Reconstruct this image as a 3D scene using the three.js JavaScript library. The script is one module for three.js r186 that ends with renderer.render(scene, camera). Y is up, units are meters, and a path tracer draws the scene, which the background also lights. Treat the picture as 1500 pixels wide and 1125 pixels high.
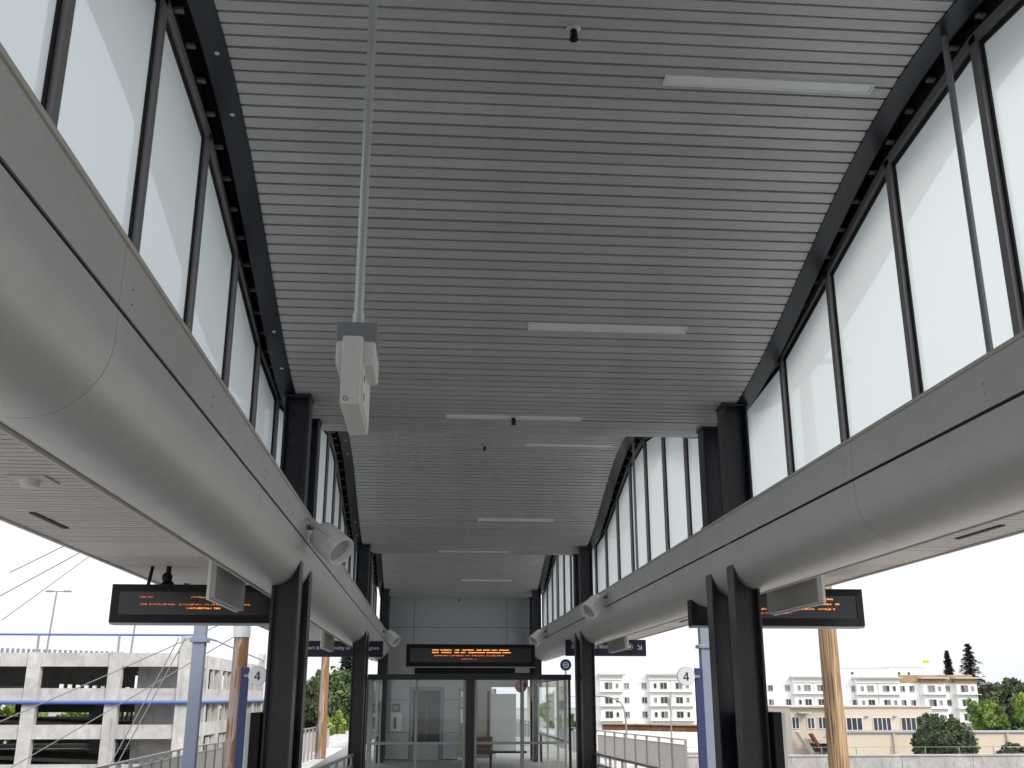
import * as THREE from 'three';
import { mergeGeometries, toCreasedNormals } from 'three/addons/utils/BufferGeometryUtils.js';
import { RoundedBoxGeometry } from 'three/addons/geometries/RoundedBoxGeometry.js';

// ---------- camera, sky, sun, exposure ----------
const scene = new THREE.Scene();
const EYE = 2.2;                                   // eye above the platform floor (y = 0)
const camera = new THREE.PerspectiveCamera(2 * Math.atan(562.5 / 1490) * 180 / Math.PI, 4 / 3, 0.1, 1500);
camera.position.set(0, EYE, 0);
{
  const yaw = 4.4 * Math.PI / 180, pitch = 17.1 * Math.PI / 180;
  camera.lookAt(Math.sin(yaw) * Math.cos(pitch), EYE + Math.sin(pitch), -Math.cos(yaw) * Math.cos(pitch));
}
const renderer = new THREE.WebGLRenderer({ antialias: true });
renderer.toneMapping = THREE.LinearToneMapping;
renderer.toneMappingExposure = 2.2;
renderer.shadowMap.enabled = true;

function rng(seed) { let a = seed >>> 0; return () => { a = (a + 0x6D2B79F5) >>> 0; let t = Math.imul(a ^ (a >>> 15), 1 | a); t = (t + Math.imul(t ^ (t >>> 7), 61 | t)) ^ t; return ((t ^ (t >>> 14)) >>> 0) / 4294967296; }; }
function makeNoise(seed, period, perY = period) {   // tiling value noise
  const r = rng(seed), g = new Float32Array(period * perY); for (let i = 0; i < g.length; i++) g[i] = r();
  return (x, y) => {
    const xi = Math.floor(x), yi = Math.floor(y); let fx = x - xi, fy = y - yi; fx = fx * fx * (3 - 2 * fx); fy = fy * fy * (3 - 2 * fy);
    const m = (k, n) => ((k % n) + n) % n, a = m(xi, period), b = m(xi + 1, period), c = m(yi, perY) * period, d = m(yi + 1, perY) * period;
    return (g[c + a] * (1 - fx) + g[c + b] * fx) * (1 - fy) + (g[d + a] * (1 - fx) + g[d + b] * fx) * fy;
  };
}
{
  const w = 512, h = 256, data = new Float32Array(w * h * 4), n1 = makeNoise(3, 8), n2 = makeNoise(4, 32);
  for (let j = 0; j < h; j++) for (let i = 0; i < w; i++) {
    const c = 0.6 * n1(i / w * 8, j / h * 6) + 0.4 * n2(i / w * 32, j / h * 14) - 0.5;   // thin unbroken cloud
    const up = Math.max(0, Math.sin(((j + 0.5) / h - 0.5) * Math.PI));                  // evenly overcast sky: the zenith three times as bright as the horizon
    const L = 1.3 * (1 + 2 * up) / 3 * (1 + 0.16 * c), k = 4 * (j * w + i);
    data[k] = 0.955 * L; data[k + 1] = 0.975 * L; data[k + 2] = 1.02 * L; data[k + 3] = 1;
  }
  const t = new THREE.DataTexture(data, w, h, THREE.RGBAFormat, THREE.FloatType);
  t.mapping = THREE.EquirectangularReflectionMapping; t.magFilter = THREE.LinearFilter; t.needsUpdate = true;
  scene.background = t; scene.environment = t;
}
const sun = new THREE.DirectionalLight(0xfff4e6, 1.2);
sun.position.set(66, 66, 46); sun.target.position.set(0, 0, -20); sun.shadow.radius = 26; sun.castShadow = true;
sun.shadow.mapSize.set(2048, 2048);
Object.assign(sun.shadow.camera, { left: -150, right: 150, top: 150, bottom: -150, near: 1, far: 500 });
scene.add(sun, sun.target);

// ---------- helpers ----------
const used = new Map();
function numbered(n) { const k = used.get(n) ?? 0; used.set(n, k + 1); return k ? `${n}_${String(k).padStart(3, '0')}` : n; }
function tag(o, label, category, group, kind) { o.userData.label = label; o.userData.category = category; if (group) o.userData.group = group; if (kind) o.userData.kind = kind; return o; }
function thing(name, label, category, group, kind) { const o = new THREE.Group(); o.name = numbered(name); scene.add(o); return tag(o, label, category, group, kind); }
function part(parent, name, geo, mat) { const m = new THREE.Mesh(geo, mat); m.name = name; parent.add(m); return m; }
function solo(name, geo, mat, label, category, group, kind) { const m = new THREE.Mesh(geo, mat); m.name = numbered(name); scene.add(m); return tag(m, label, category, group, kind); }
function metricUV(g) {                             // uv in metres by the dominant axis of each face
  if (g.index) g = g.toNonIndexed();
  const p = g.attributes.position, uv = new Float32Array(p.count * 2), a = new THREE.Vector3(), b = new THREE.Vector3(), c = new THREE.Vector3();
  for (let i = 0; i < p.count; i += 3) {
    a.fromBufferAttribute(p, i); b.fromBufferAttribute(p, i + 1); c.fromBufferAttribute(p, i + 2);
    const n = b.clone().sub(a).cross(c.clone().sub(a)), x = Math.abs(n.x), y = Math.abs(n.y), z = Math.abs(n.z);
    [a, b, c].forEach((v, k) => { const o = (i + k) * 2; if (x >= y && x >= z) { uv[o] = v.z; uv[o + 1] = v.y; } else if (y >= z) { uv[o] = v.x; uv[o + 1] = v.z; } else { uv[o] = v.x; uv[o + 1] = v.y; } });
  }
  g.setAttribute('uv', new THREE.BufferAttribute(uv, 2)); return g;
}
// box between two corners; Z grows away from the camera (world z = -Z)
function box(x0, x1, y0, y1, Z0, Z1) {
  const g = new THREE.BoxGeometry(Math.abs(x1 - x0), Math.abs(y1 - y0), Math.abs(Z1 - Z0)); g.translate((x0 + x1) / 2, (y0 + y1) / 2, -(Z0 + Z1) / 2); return metricUV(g);
}
function rbox(x0, x1, y0, y1, Z0, Z1, r = 0.01) { const g = new RoundedBoxGeometry(Math.abs(x1 - x0), Math.abs(y1 - y0), Math.abs(Z1 - Z0), 2, r); g.translate((x0 + x1) / 2, (y0 + y1) / 2, -(Z0 + Z1) / 2); return g; }
function join(list) { return mergeGeometries(list.map((g) => { g = g.index ? g.toNonIndexed() : g; for (const k of Object.keys(g.attributes)) if (!['position', 'normal', 'uv'].includes(k)) g.deleteAttribute(k); return g; })); }
const V = (x, y, Z) => new THREE.Vector3(x, y, -Z);
function rod(p, q, r0, r1 = r0, seg = 10) {         // tapered round bar from p to q
  const d = q.clone().sub(p), g = new THREE.CylinderGeometry(r1, r0, d.length(), seg);
  g.applyQuaternion(new THREE.Quaternion().setFromUnitVectors(new THREE.Vector3(0, 1, 0), d.clone().normalize())); g.translate((p.x + q.x) / 2, (p.y + q.y) / 2, (p.z + q.z) / 2); return g;
}
function bar(p, q, w, t) {                          // rectangular bar from p to q: w across, t high
  const d = q.clone().sub(p), g = new THREE.BoxGeometry(w, t, d.length());
  const m = new THREE.Matrix4().lookAt(q, p, new THREE.Vector3(0, 1, 0)); g.applyMatrix4(m); g.translate((p.x + q.x) / 2, (p.y + q.y) / 2, (p.z + q.z) / 2); return metricUV(g);
}
function extrude(pts, Z0, Z1, crease = 0.5) {       // closed x-y outline pushed from Z0 to Z1
  const s = new THREE.Shape(pts.map(([x, y]) => new THREE.Vector2(x, y))), g = new THREE.ExtrudeGeometry(s, { depth: Z1 - Z0, bevelEnabled: false, steps: 1 });
  g.translate(0, 0, -Z1); return metricUV(toCreasedNormals(g, crease));
}
function ribbon(x0, x1, fb, ft, Z0, Z1, n) {        // slab whose underside and top follow curves along Z
  const g = new THREE.BoxGeometry(x1 - x0, 1, Z1 - Z0, 1, 1, n), p = g.attributes.position;
  for (let i = 0; i < p.count; i++) { const Z = (Z0 + Z1) / 2 - p.getZ(i), top = p.getY(i) > 0; p.setXYZ(i, p.getX(i) + (x0 + x1) / 2, top ? ft(Z) : fb(Z), -Z); }
  g.computeVertexNormals(); return toCreasedNormals(metricUV(g), 0.5);
}

// ---------- textures: grain, stains, fibres only ----------
function texture(size, fn, srgb = true) {
  const d = new Uint8Array(size * size * 4);
  for (let j = 0; j < size; j++) for (let i = 0; i < size; i++) { const c = fn(i / size, j / size), k = 4 * (j * size + i); for (let q = 0; q < 3; q++) d[k + q] = Math.max(0, Math.min(255, 255 * (Array.isArray(c) ? c[q] : c))); d[k + 3] = 255; }
  const t = new THREE.DataTexture(d, size, size); t.wrapS = t.wrapT = THREE.RepeatWrapping; t.magFilter = THREE.LinearFilter; t.minFilter = THREE.LinearMipmapLinearFilter; t.generateMipmaps = true;
  if (srgb) t.colorSpace = THREE.SRGBColorSpace; t.needsUpdate = true; return t;
}
const nA = makeNoise(11, 8), nB = makeNoise(12, 32), nC = makeNoise(13, 128), nD = makeNoise(14, 256);
const nV = makeNoise(24, 4), nS = makeNoise(15, 128, 16), nT = makeNoise(16, 32, 3), nU = makeNoise(17, 64, 8), nW1 = makeNoise(18, 220, 5), nW2 = makeNoise(19, 90, 3), nW3 = makeNoise(20, 110, 3), nW4 = makeNoise(21, 6, 3), nW5 = makeNoise(22, 8, 1), nW6 = makeNoise(23, 32, 4);
const fbm = (u, v) => 0.45 * nA(u * 8, v * 8) + 0.3 * nB(u * 32, v * 32) + 0.15 * nC(u * 128, v * 128) + 0.1 * nD(u * 256, v * 256);
const texConcrete = texture(512, (u, v) => { const s = fbm(u, v), st = nT(u * 32, v * 3) > 0.72 ? -0.08 * nU(u * 64, v * 8) : 0; return 0.8 + 0.26 * (s - 0.5) + st; });
const texPaint = texture(512, (u, v) => 0.95 + 0.06 * (fbm(u, v) - 0.5) + 0.02 * (nD(u * 256, v * 256) - 0.5));
const texSmudge = texture(512, (u, v) => 0.86 + 0.22 * (fbm(u, v) - 0.5) + 0.06 * (nS(u * 128, v * 16) - 0.5), false);
const texWood = texture(512, (u, v) => { const f = nW1(u * 220, v * 5) * 0.5 + nW2(u * 90, v * 3) * 0.5, crack = nW3(u * 110, v * 3) > 0.78 ? -0.42 : 0; const k = 0.8 + 0.75 * (f - 0.5) + crack + 0.25 * (nW4(u * 6, v * 3) - 0.5); return [k, k * 0.94, k * 0.86]; });
const texRust = texture(512, (u, v) => { const pale = nW5(u * 8, v) + 0.25 * nW6(u * 32, v * 4) > 0.72 ? 1 : 0, f = 0.8 + 0.4 * (nW1(u * 220, v * 5) - 0.5); return pale ? [0.86 * f, 0.78 * f, 0.72 * f] : [0.72 * f, 0.53 * f, 0.35 * f]; });
const texGround = texture(512, (u, v) => 0.7 + 0.7 * (fbm(u, v) - 0.5));
function rep(t, x, y = x) { const c = t.clone(); c.repeat.set(x, y); c.needsUpdate = true; return c; }
function mat(r, g, b, rough = 0.6, metal = 0, extra = {}) { return new THREE.MeshStandardMaterial({ color: new THREE.Color().setRGB(r, g, b), roughness: rough, metalness: metal, ...extra }); }
const texPaintM = rep(texPaint, 0.6), texSmudgeM = rep(texSmudge, 0.5), texConcM = rep(texConcrete, 0.16), texConcBig = rep(texConcrete, 0.09);
const texWave = rep(texture(256, (u, v) => 0.6 * nA(u * 8, v * 8) + 0.4 * nV(u * 4, v * 4), false), 0.22);
const M = {
  slat: [0.58, 0.55, 0.61, 0.57, 0.59].map((k) => mat(k, k * 0.982, k * 0.965, 0.46, 0.12, { map: texPaintM, roughnessMap: texSmudgeM })),
  soffit: [0.74, 0.715, 0.76].map((k) => mat(k, k * 0.93, k * 0.89, 0.5, 0, { map: texPaintM })),
  black: mat(0.012, 0.012, 0.014, 0.8), deck: mat(0.02, 0.02, 0.022, 0.9),
  navy: mat(0.012, 0.014, 0.022, 0.34, 0.0, { roughnessMap: texSmudgeM }),
  column: mat(0.01, 0.0115, 0.019, 0.33, 0.0, { roughnessMap: texSmudgeM }),
  clad: mat(0.72, 0.71, 0.69, 0.44, 0.3, { map: texPaintM, roughnessMap: texSmudgeM, bumpMap: texWave, bumpScale: 0.004 }),
  trim: mat(0.72, 0.71, 0.68, 0.45), cap: mat(0.55, 0.53, 0.49, 0.5),
  frame: mat(0.27, 0.255, 0.265, 0.42, 0.2), gasket: mat(0.008, 0.008, 0.009, 0.7),
  pane: new THREE.MeshPhysicalMaterial({ color: new THREE.Color().setRGB(0.6, 0.66, 0.68), roughness: 0.93, transmission: 0.94, thickness: 0, ior: 1.5 }),
  clear: new THREE.MeshPhysicalMaterial({ color: new THREE.Color().setRGB(0.93, 0.96, 0.95), roughness: 0.02, transmission: 1, thickness: 0, ior: 1.5 }),
  darkGlass: mat(0.02, 0.025, 0.03, 0.22, 0), white: mat(0.84, 0.84, 0.82, 0.45), offwhite: mat(0.82, 0.81, 0.78, 0.5, 0, { map: texPaintM }),
  galv: mat(0.66, 0.67, 0.675, 0.4, 0.35, { roughnessMap: texSmudgeM, map: texPaintM }), grey: mat(0.25, 0.26, 0.28, 0.5, 0.2), lightgrey: mat(0.42, 0.42, 0.41, 0.5, 0.1),
  lens: mat(0.8, 0.8, 0.8, 0.35), wall: mat(0.5, 0.52, 0.54, 0.5, 0.1, { map: texPaintM }), fitblack: new THREE.MeshPhysicalMaterial({ color: new THREE.Color().setRGB(0.008, 0.008, 0.009), roughness: 0.5, specularIntensity: 0.45 }),
  concrete: mat(0.62, 0.61, 0.59, 0.9, 0, { map: texConcM }), garage: mat(0.72, 0.71, 0.69, 0.92, 0, { map: texConcBig }),
  floor: mat(0.3, 0.293, 0.28, 0.85, 0, { map: texConcM }), asphalt: mat(0.11, 0.11, 0.112, 0.95, 0, { map: rep(texGround, 0.08) }), earth: mat(0.42, 0.41, 0.38, 0.95, 0, { map: rep(texGround, 0.02) }),
  bluepipe: mat(0.07, 0.13, 0.36, 0.45), bluepost: mat(0.022, 0.036, 0.115, 0.4), steel: mat(0.24, 0.28, 0.36, 0.5, 0.2, { map: texPaintM }),
  wood: mat(0.56, 0.43, 0.31, 0.9, 0, { map: rep(texWood, 1, 1), bumpMap: rep(texWood, 1, 1), bumpScale: 0.01 }), woodWorn: mat(0.72, 0.72, 0.74, 0.9, 0, { map: rep(texRust, 1, 1) }),
  fence: mat(0.46, 0.44, 0.41, 0.55, 0.3, { map: texPaintM }), rail: mat(0.3, 0.29, 0.28, 0.45, 0.5), railLight: mat(0.5, 0.48, 0.45, 0.45, 0.4),
  wrap: mat(0.82, 0.83, 0.84, 0.7, 0, { map: texPaintM }), stucco: mat(0.64, 0.56, 0.45, 0.9, 0, { map: texPaintM }), stuccoGrey: mat(0.52, 0.47, 0.4, 0.9, 0, { map: texPaintM }),
  osb: mat(0.55, 0.38, 0.2, 0.9, 0, { map: texConcBig }), brownboard: mat(0.2, 0.1, 0.055, 0.9, 0, { map: texConcBig }),
  wglassPale: mat(0.2, 0.21, 0.22, 0.2, 0), wframe: mat(0.6, 0.6, 0.6, 0.5), wglass: mat(0.045, 0.05, 0.056, 0.12, 0), bark: mat(0.11, 0.085, 0.06, 0.95), cable: mat(0.22, 0.22, 0.225, 0.6), green: mat(0.25, 0.5, 0.04, 0.7),
};

// ---------- the station's measures ----------
const XL = -1.571, XR = 3.678, XC = (XL + XR) / 2, PER = 13.2, ZMIN = 13.28;   // inner faces of the two beams; length of a bay; first low point of the wavy roof
const ceilY = (Z) => 6.54 + 0.755 * Math.cos(2 * Math.PI * (Z - (ZMIN - PER / 2)) / PER);
const ceilS = (Z) => -0.755 * 2 * Math.PI / PER * Math.sin(2 * Math.PI * (Z - (ZMIN - PER / 2)) / PER);
const headY = (Z) => 6.64 + 0.60 * Math.cos(2 * Math.PI * (Z - (ZMIN - PER / 2)) / PER);
const X = (side, a) => side < 0 ? XL - a : XR + a;                             // a metres outward from a beam's inner face
const WORD = { '-1': 'left', 1: 'right' };
const BAYS = [[ZMIN - 2 * PER, ZMIN - PER, 'behind the camera'], [ZMIN - PER, ZMIN, 'nearest'], [ZMIN, ZMIN + PER, 'middle'], [ZMIN + PER, ZMIN + 2 * PER, 'farthest']];
const ZEND = ZMIN + 2 * PER;
const at = (m, x, y, Z, slope = 0) => { m.position.set(x, y, -Z); m.rotation.x = Math.atan(slope); return m; };   // follow the roof's slope

// ---------- ground and platform ----------
const GY = -8.5;
solo('ground', metricUV(new THREE.PlaneGeometry(1600, 1600).rotateX(-Math.PI / 2).translate(0, GY, -300)), M.earth, 'pale ground around the elevated station', 'ground', null, 'structure');
solo('road', metricUV(new THREE.PlaneGeometry(900, 14).rotateX(-Math.PI / 2).translate(0, GY + 0.004, -72)), M.asphalt, 'grey road running below and beyond the tracks', 'road', null, 'structure');
solo('platform', box(XC - 4.9, XC + 4.9, -0.9, 0, -30, 62), M.floor, 'grey concrete platform under the wavy roof', 'platform', null, 'structure');
for (const s of [-1, 1]) solo('track_bed', box(XC + s * 4.92, XC + s * (s < 0 ? 9.6 : 9.9), -1.6, -1.05, -30, 120), M.concrete, `concrete track bed along the ${WORD[s]} side of the platform`, 'track bed', null, 'structure');

// ---------- wavy slat ceiling ----------
const PITCH = 0.14, SX0 = XL - 0.2, SX1 = XR + 0.2;
const slatGeo = (() => { const L = SX1 - SX0, w = 0.113; const f = (x, y, z, dx, dy, dz) => { const g = new THREE.BoxGeometry(dx, dy, dz); g.translate(x, y, z); return g; };
  return metricUV(join([f(0, 0.004, 0, L, 0.008, w), f(0, 0.026, -w / 2 + 0.003, L, 0.036, 0.006), f(0, 0.026, w / 2 - 0.003, L, 0.036, 0.006)])); })();
const rs = rng(77);
BAYS.forEach(([Z0, Z1, word], b) => {
  const c = thing('ceiling', `wavy ceiling of grey metal slats, ${word} bay`, 'ceiling', null, 'structure');
  part(c, 'backing_sheet', ribbon(SX0, SX1, (Z) => ceilY(Z) + 0.055, (Z) => ceilY(Z) + 0.07, Z0, Z1, 48), M.deck);
  let Z = Z0 + 0.05, rest = [];
  while (Z < Z1 - 0.04) {
    const sl = ceilS(Z);
    if (b === 1 || b === 2) { const m = part(c, 'slat', slatGeo, M.slat[Math.floor(rs() * 5)]); at(m, XC, ceilY(Z) + (rs() - 0.5) * 0.003, Z, sl); }
    else rest.push(slatGeo.clone().applyMatrix4(new THREE.Matrix4().makeRotationX(Math.atan(sl)).setPosition(XC, ceilY(Z), -Z)));
    Z += PITCH / Math.sqrt(1 + sl * sl);
  }
  if (rest.length) { const m = part(c, 'slats', join(rest), M.slat[0]); m.userData.kind = 'stuff'; }
});
solo('roof', ribbon(XL - 1.25, XR + 1.25, (Z) => headY(Z) + 0.2, (Z) => headY(Z) + 0.34, ZMIN - 2 * PER, ZEND + 0.6, 160), M.deck, 'dark wavy roof deck above the slat ceiling', 'roof', null, 'structure');

// ---------- curved steel edge beams with brackets and bolts ----------
for (const s of [-1, 1]) BAYS.forEach(([Z0, Z1, word], b) => {
  if (b === 0) return;
  const o = thing('edge_beam', `dark curved steel edge beam along ${WORD[s]} edge of ${word} ceiling bay`, 'beam', 'curved roof edge beams');
  const x0 = Math.min(X(s, 0.203), X(s, 0.4)), x1 = Math.max(X(s, 0.203), X(s, 0.4));
  part(o, 'beam', ribbon(x0, x1, (Z) => ceilY(Z) - 0.012, (Z) => Math.max(ceilY(Z) + 0.2, headY(Z) + 0.21), Z0, Z1, 48), M.navy);
  const bx0 = Math.min(X(s, 0.46), X(s, 0.53)), bx1 = Math.max(X(s, 0.46), X(s, 0.53));
  for (let Z = Z0 + 0.5; Z < Z1 - 0.2; Z += 0.42) part(o, 'bracket', box(bx0, bx1, headY(Z) + 0.05, headY(Z) + 0.075, Z - 0.025, Z + 0.025), M.rail);
  if (s < 0) for (const f of [0.55, 0.605, 0.83, 0.885, 0.1, 0.2]) { const Z = Z0 + f * PER; part(o, 'bolt', new THREE.SphereGeometry(0.022, 10, 6).scale(1, 0.5, 1).translate(X(s, 0.29), ceilY(Z) - 0.014, -Z), M.trim); }
});

// ---------- clerestory windows: mullions, heads, frosted panes ----------
const WA = 0.58, NP = 8, PW = PER / NP, WB = 4.43;
for (const s of [-1, 1]) BAYS.forEach(([Z0, Z1, word], b) => {
  const o = thing('clerestory_window', b ? `row of frosted clerestory panes on the ${WORD[s]}, ${word} bay` : `row of frosted clerestory panes on the ${WORD[s]} behind the camera`, 'window', 'clerestory window rows');
  const xs = (a0, a1) => [Math.min(X(s, a0), X(s, a1)), Math.max(X(s, a0), X(s, a1))];
  const [m0, m1] = xs(WA - 0.05, WA + 0.06), [g0, g1] = xs(WA - 0.012, WA + 0.02), px = X(s, WA + 0.005);
  for (let k = 0; k <= NP; k++) {
    if (k === NP && b < 3) continue;
    const Z = Z0 + k * PW, m = part(o, 'mullion', box(m0, m1, WB, headY(Z) + 0.02, Z - 0.045, Z + 0.045), M.frame);
    part(m, 'gasket', box(g0, g1, WB + 0.002, headY(Z) - 0.01, Z - 0.075, Z + 0.075), M.gasket);
  }
  for (let k = 0; k < NP; k++) {
    const a = Z0 + k * PW, c = a + PW, p = V(X(s, WA), headY(a), a), q = V(X(s, WA), headY(c), c), dn = new THREE.Vector3(0, -0.05, 0);
    const h = part(o, 'head_frame', bar(p, q, 0.1, 0.085), M.frame); part(h, 'gasket', bar(p.clone().add(dn), q.clone().add(dn), 0.03, 0.07), M.gasket);
    part(o, 'closure_strip', bar(p.clone().add(new THREE.Vector3(0, 0.16, 0)), q.clone().add(new THREE.Vector3(0, 0.16, 0)), 0.05, 0.23), M.black);
    const sh = new THREE.BufferGeometry(), e = 0.05;
    sh.setAttribute('position', new THREE.Float32BufferAttribute([px, WB, -(a + e), px, WB, -(c - e), px, headY(c) - 0.03, -(c - e), px, WB, -(a + e), px, headY(c) - 0.03, -(c - e), px, headY(a) - 0.03, -(a + e)], 3)); sh.computeVertexNormals();
    part(o, 'pane', metricUV(sh), M.pane);
  }
  part(o, 'sill', box(...xs(WA - 0.06, WA + 0.07), WB - 0.05, WB + 0.03, Z0, Z1), M.frame);
});
// thin rods standing before the right-hand panes
for (const [Z, w] of [[6.72, 'nearest'], [19.92, 'middle'], [33.12, 'farthest']]) {
  const o = thing('support_rod', `slim dark rod standing before the right panes of the ${w} bay`, 'rod', 'rods before the right clerestory');
  part(o, 'rod', rod(V(X(1, 0.33), 4.42, Z), V(X(1, 0.33), ceilY(Z) + 0.05, Z), 0.026), M.grey);
  part(o, 'base_plate', new THREE.CylinderGeometry(0.07, 0.08, 0.05, 14).translate(X(1, 0.33), 4.415, -Z), M.column);
}

// ---------- clad half-round beams ----------
const JOINT = { '-1': [-13, -4, 0.4, 4.81, 9.2, 13.6, 18, 22.4, 26.8, 31.2, 35.6, 40.0], 1: [-13, -4.7, -0.3, 4.1, 8.55, 13.9, 18.3, 22.7, 27.1, 31.5, 35.9, 40.0] };
const RB = 0.4, YB = 3.86;
for (const s of [-1, 1]) {
  const o = thing('clad_beam', `long grey half-round clad beam below the ${WORD[s]} clerestory`, 'beam', 'clad beams');
  const J = JOINT[s], arc = (r, n = 20) => Array.from({ length: n + 1 }, (_, i) => { const t = Math.PI * i / n; return [X(s, 0.4 - r * Math.cos(t)), YB - r * Math.sin(t)]; });
  for (let i = 0; i + 1 < J.length; i++) {
    const a = J[i] + 0.003, c = J[i + 1] - 0.003;
    part(o, 'fascia_panel', box(Math.min(X(s, 0), X(s, 0.012)), Math.max(X(s, 0), X(s, 0.012)), 4.045, 4.37, a, c), M.clad);
    const out = arc(RB), inn = arc(RB - 0.008).reverse();
    part(o, 'curved_panel', extrude([[X(s, 0), 4.018], ...out, [X(s, 0.8), 3.99], [X(s, 0.792), 3.99], ...inn, [X(s, 0.008), 4.018]], a, c, 0.4), M.clad);
    for (const [dz, dy] of [[0.18, 4.2], [0.18, 4.12], [2.2, 4.22], [2.2, 4.15]]) part(o, 'rivet', new THREE.SphereGeometry(0.007, 6, 4).translate(X(s, 0), dy, -(a + dz)), M.grey);
  }
  part(o, 'core', box(Math.min(X(s, 0.016), X(s, 0.7)), Math.max(X(s, 0.016), X(s, 0.7)), 3.9, 4.36, -13, 40), M.deck);
  part(o, 'sill_trim', box(Math.min(X(s, -0.012), X(s, 0.72)), Math.max(X(s, -0.012), X(s, 0.72)), 4.372, 4.402, -13, 40), M.cap);
  part(o, 'drip_edge', box(Math.min(X(s, 0.608), X(s, 0.62)), Math.max(X(s, 0.608), X(s, 0.62)), 3.485, 3.535, -13, 40), M.trim);
}

// ---------- outer canopies with slat soffits ----------
const soffitGeo = (() => { const g = new THREE.BoxGeometry(2.14, 0.012, 0.115); return metricUV(g); })();
for (const s of [-1, 1]) {
  const o = thing('canopy', `flat outer canopy with pale slat underside over the ${WORD[s]} track`, 'canopy', 'outer canopies');
  const xx = (a0, a1) => [Math.min(X(s, a0), X(s, a1)), Math.max(X(s, a0), X(s, a1))];
  part(o, 'deck', box(...xx(0.72, 2.93), 4.05, 4.2, -13, 40), M.deck);
  part(o, 'edge_fascia', box(...xx(2.93, 2.97), 3.97, 4.24, -13, 40), M.offwhite);
  const rest = []; let n = 0;
  for (let Z = -12.9; Z < 39.9; Z += PITCH) {
    const Zb = ((Z - ZMIN + 0.6) % PER + PER) % PER; if (Zb < 1.2) continue;
    if (Z > 3.2 && Z < 19) { const m = part(o, 'slat', soffitGeo, M.soffit[Math.floor(rs() * 3)]); m.position.set(X(s, 1.85), 4.0 + (rs() - 0.5) * 0.002, -Z); }
    else rest.push(soffitGeo.clone().translate(X(s, 1.85), 4.0, -Z));
  }
  const m = part(o, 'slats', join(rest), M.soffit[0]); m.userData.kind = 'stuff';
  for (const k of [-1, 0, 1, 2]) part(o, 'flat_panel', box(...xx(0.78, 2.92), 3.99, 4.02, ZMIN - 0.63 + k * PER, ZMIN + 0.63 + k * PER - (k === 2 ? 0.7 : 0)), M.soffit[2]);
  for (const Z of [7.2, 10.6, 17.4, 21, 24.6]) part(o, 'slot_light', box(...xx(2.47, 2.53), 3.98, 3.996, Z, Z + 1.0), M.fitblack);
  part(o, 'smoke_detector', new THREE.CylinderGeometry(0.09, 0.07, 0.07, 16).translate(X(s, 1.9), 3.955, -8.9), M.offwhite);
  if (s < 0) part(o, 'access_plate', box(...xx(1.72, 2.05), 3.98, 3.993, 8.72, 9.1), M.soffit[1]);
}

// ---------- paired steel columns ----------
for (const s of [-1, 1]) [[0, 'first'], [1, 'second'], [2, 'third']].forEach(([k, w]) => {
  for (const [d, nm] of [[-0.72, 'nearer'], [0.3, 'farther']]) {
    const Z = ZMIN + k * PER + d - (k === 2 ? 0.75 : 0), o = thing('steel_column', `${nm} dark steel column of the ${w} pair on the ${WORD[s]}`, 'column', 'paired steel columns');
    const h = ceilY(Z) + 0.03, xx = (a0, a1) => [Math.min(X(s, a0), X(s, a1)), Math.max(X(s, a0), X(s, a1))];
    part(o, 'flange', rbox(...xx(0.012, 0.042), 0, h, Z - 0.15, Z + 0.15, 0.006), M.column);
    part(o, 'flange', rbox(...xx(0.3, 0.33), 0, h, Z - 0.15, Z + 0.15, 0.006), M.column);
    part(o, 'web', box(...xx(0.043, 0.299), 0, h - 0.01, Z - 0.012, Z + 0.012), M.column);
    part(o, 'cap_plate', box(...xx(-0.005, 0.345), ceilY(Z) - 0.03, ceilY(Z) - 0.004, Z - 0.165, Z + 0.165), M.navy);
    part(o, 'foot_plate', box(...xx(0.0, 0.4), 4.405, 4.43, Z - 0.19, Z + 0.19), M.navy);
  }
});
for (const s of [-1, 1]) {
  const o = thing('column_cabinet', `tall black cabinet with silver edge fixed outside the first ${WORD[s]} columns`, 'cabinet', 'cabinets beside the columns');
  const xx = (a0, a1) => [Math.min(X(s, a0), X(s, a1)), Math.max(X(s, a0), X(s, a1))];
  part(o, 'casing', rbox(...xx(0.345, 0.45), 0, 2.03, 12.3, 13.2, 0.008), M.fitblack); part(o, 'edge_strip', rbox(...xx(0.455, 0.51), 0, 2.02, 12.35, 12.5, 0.006), M.galv);
}

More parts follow.
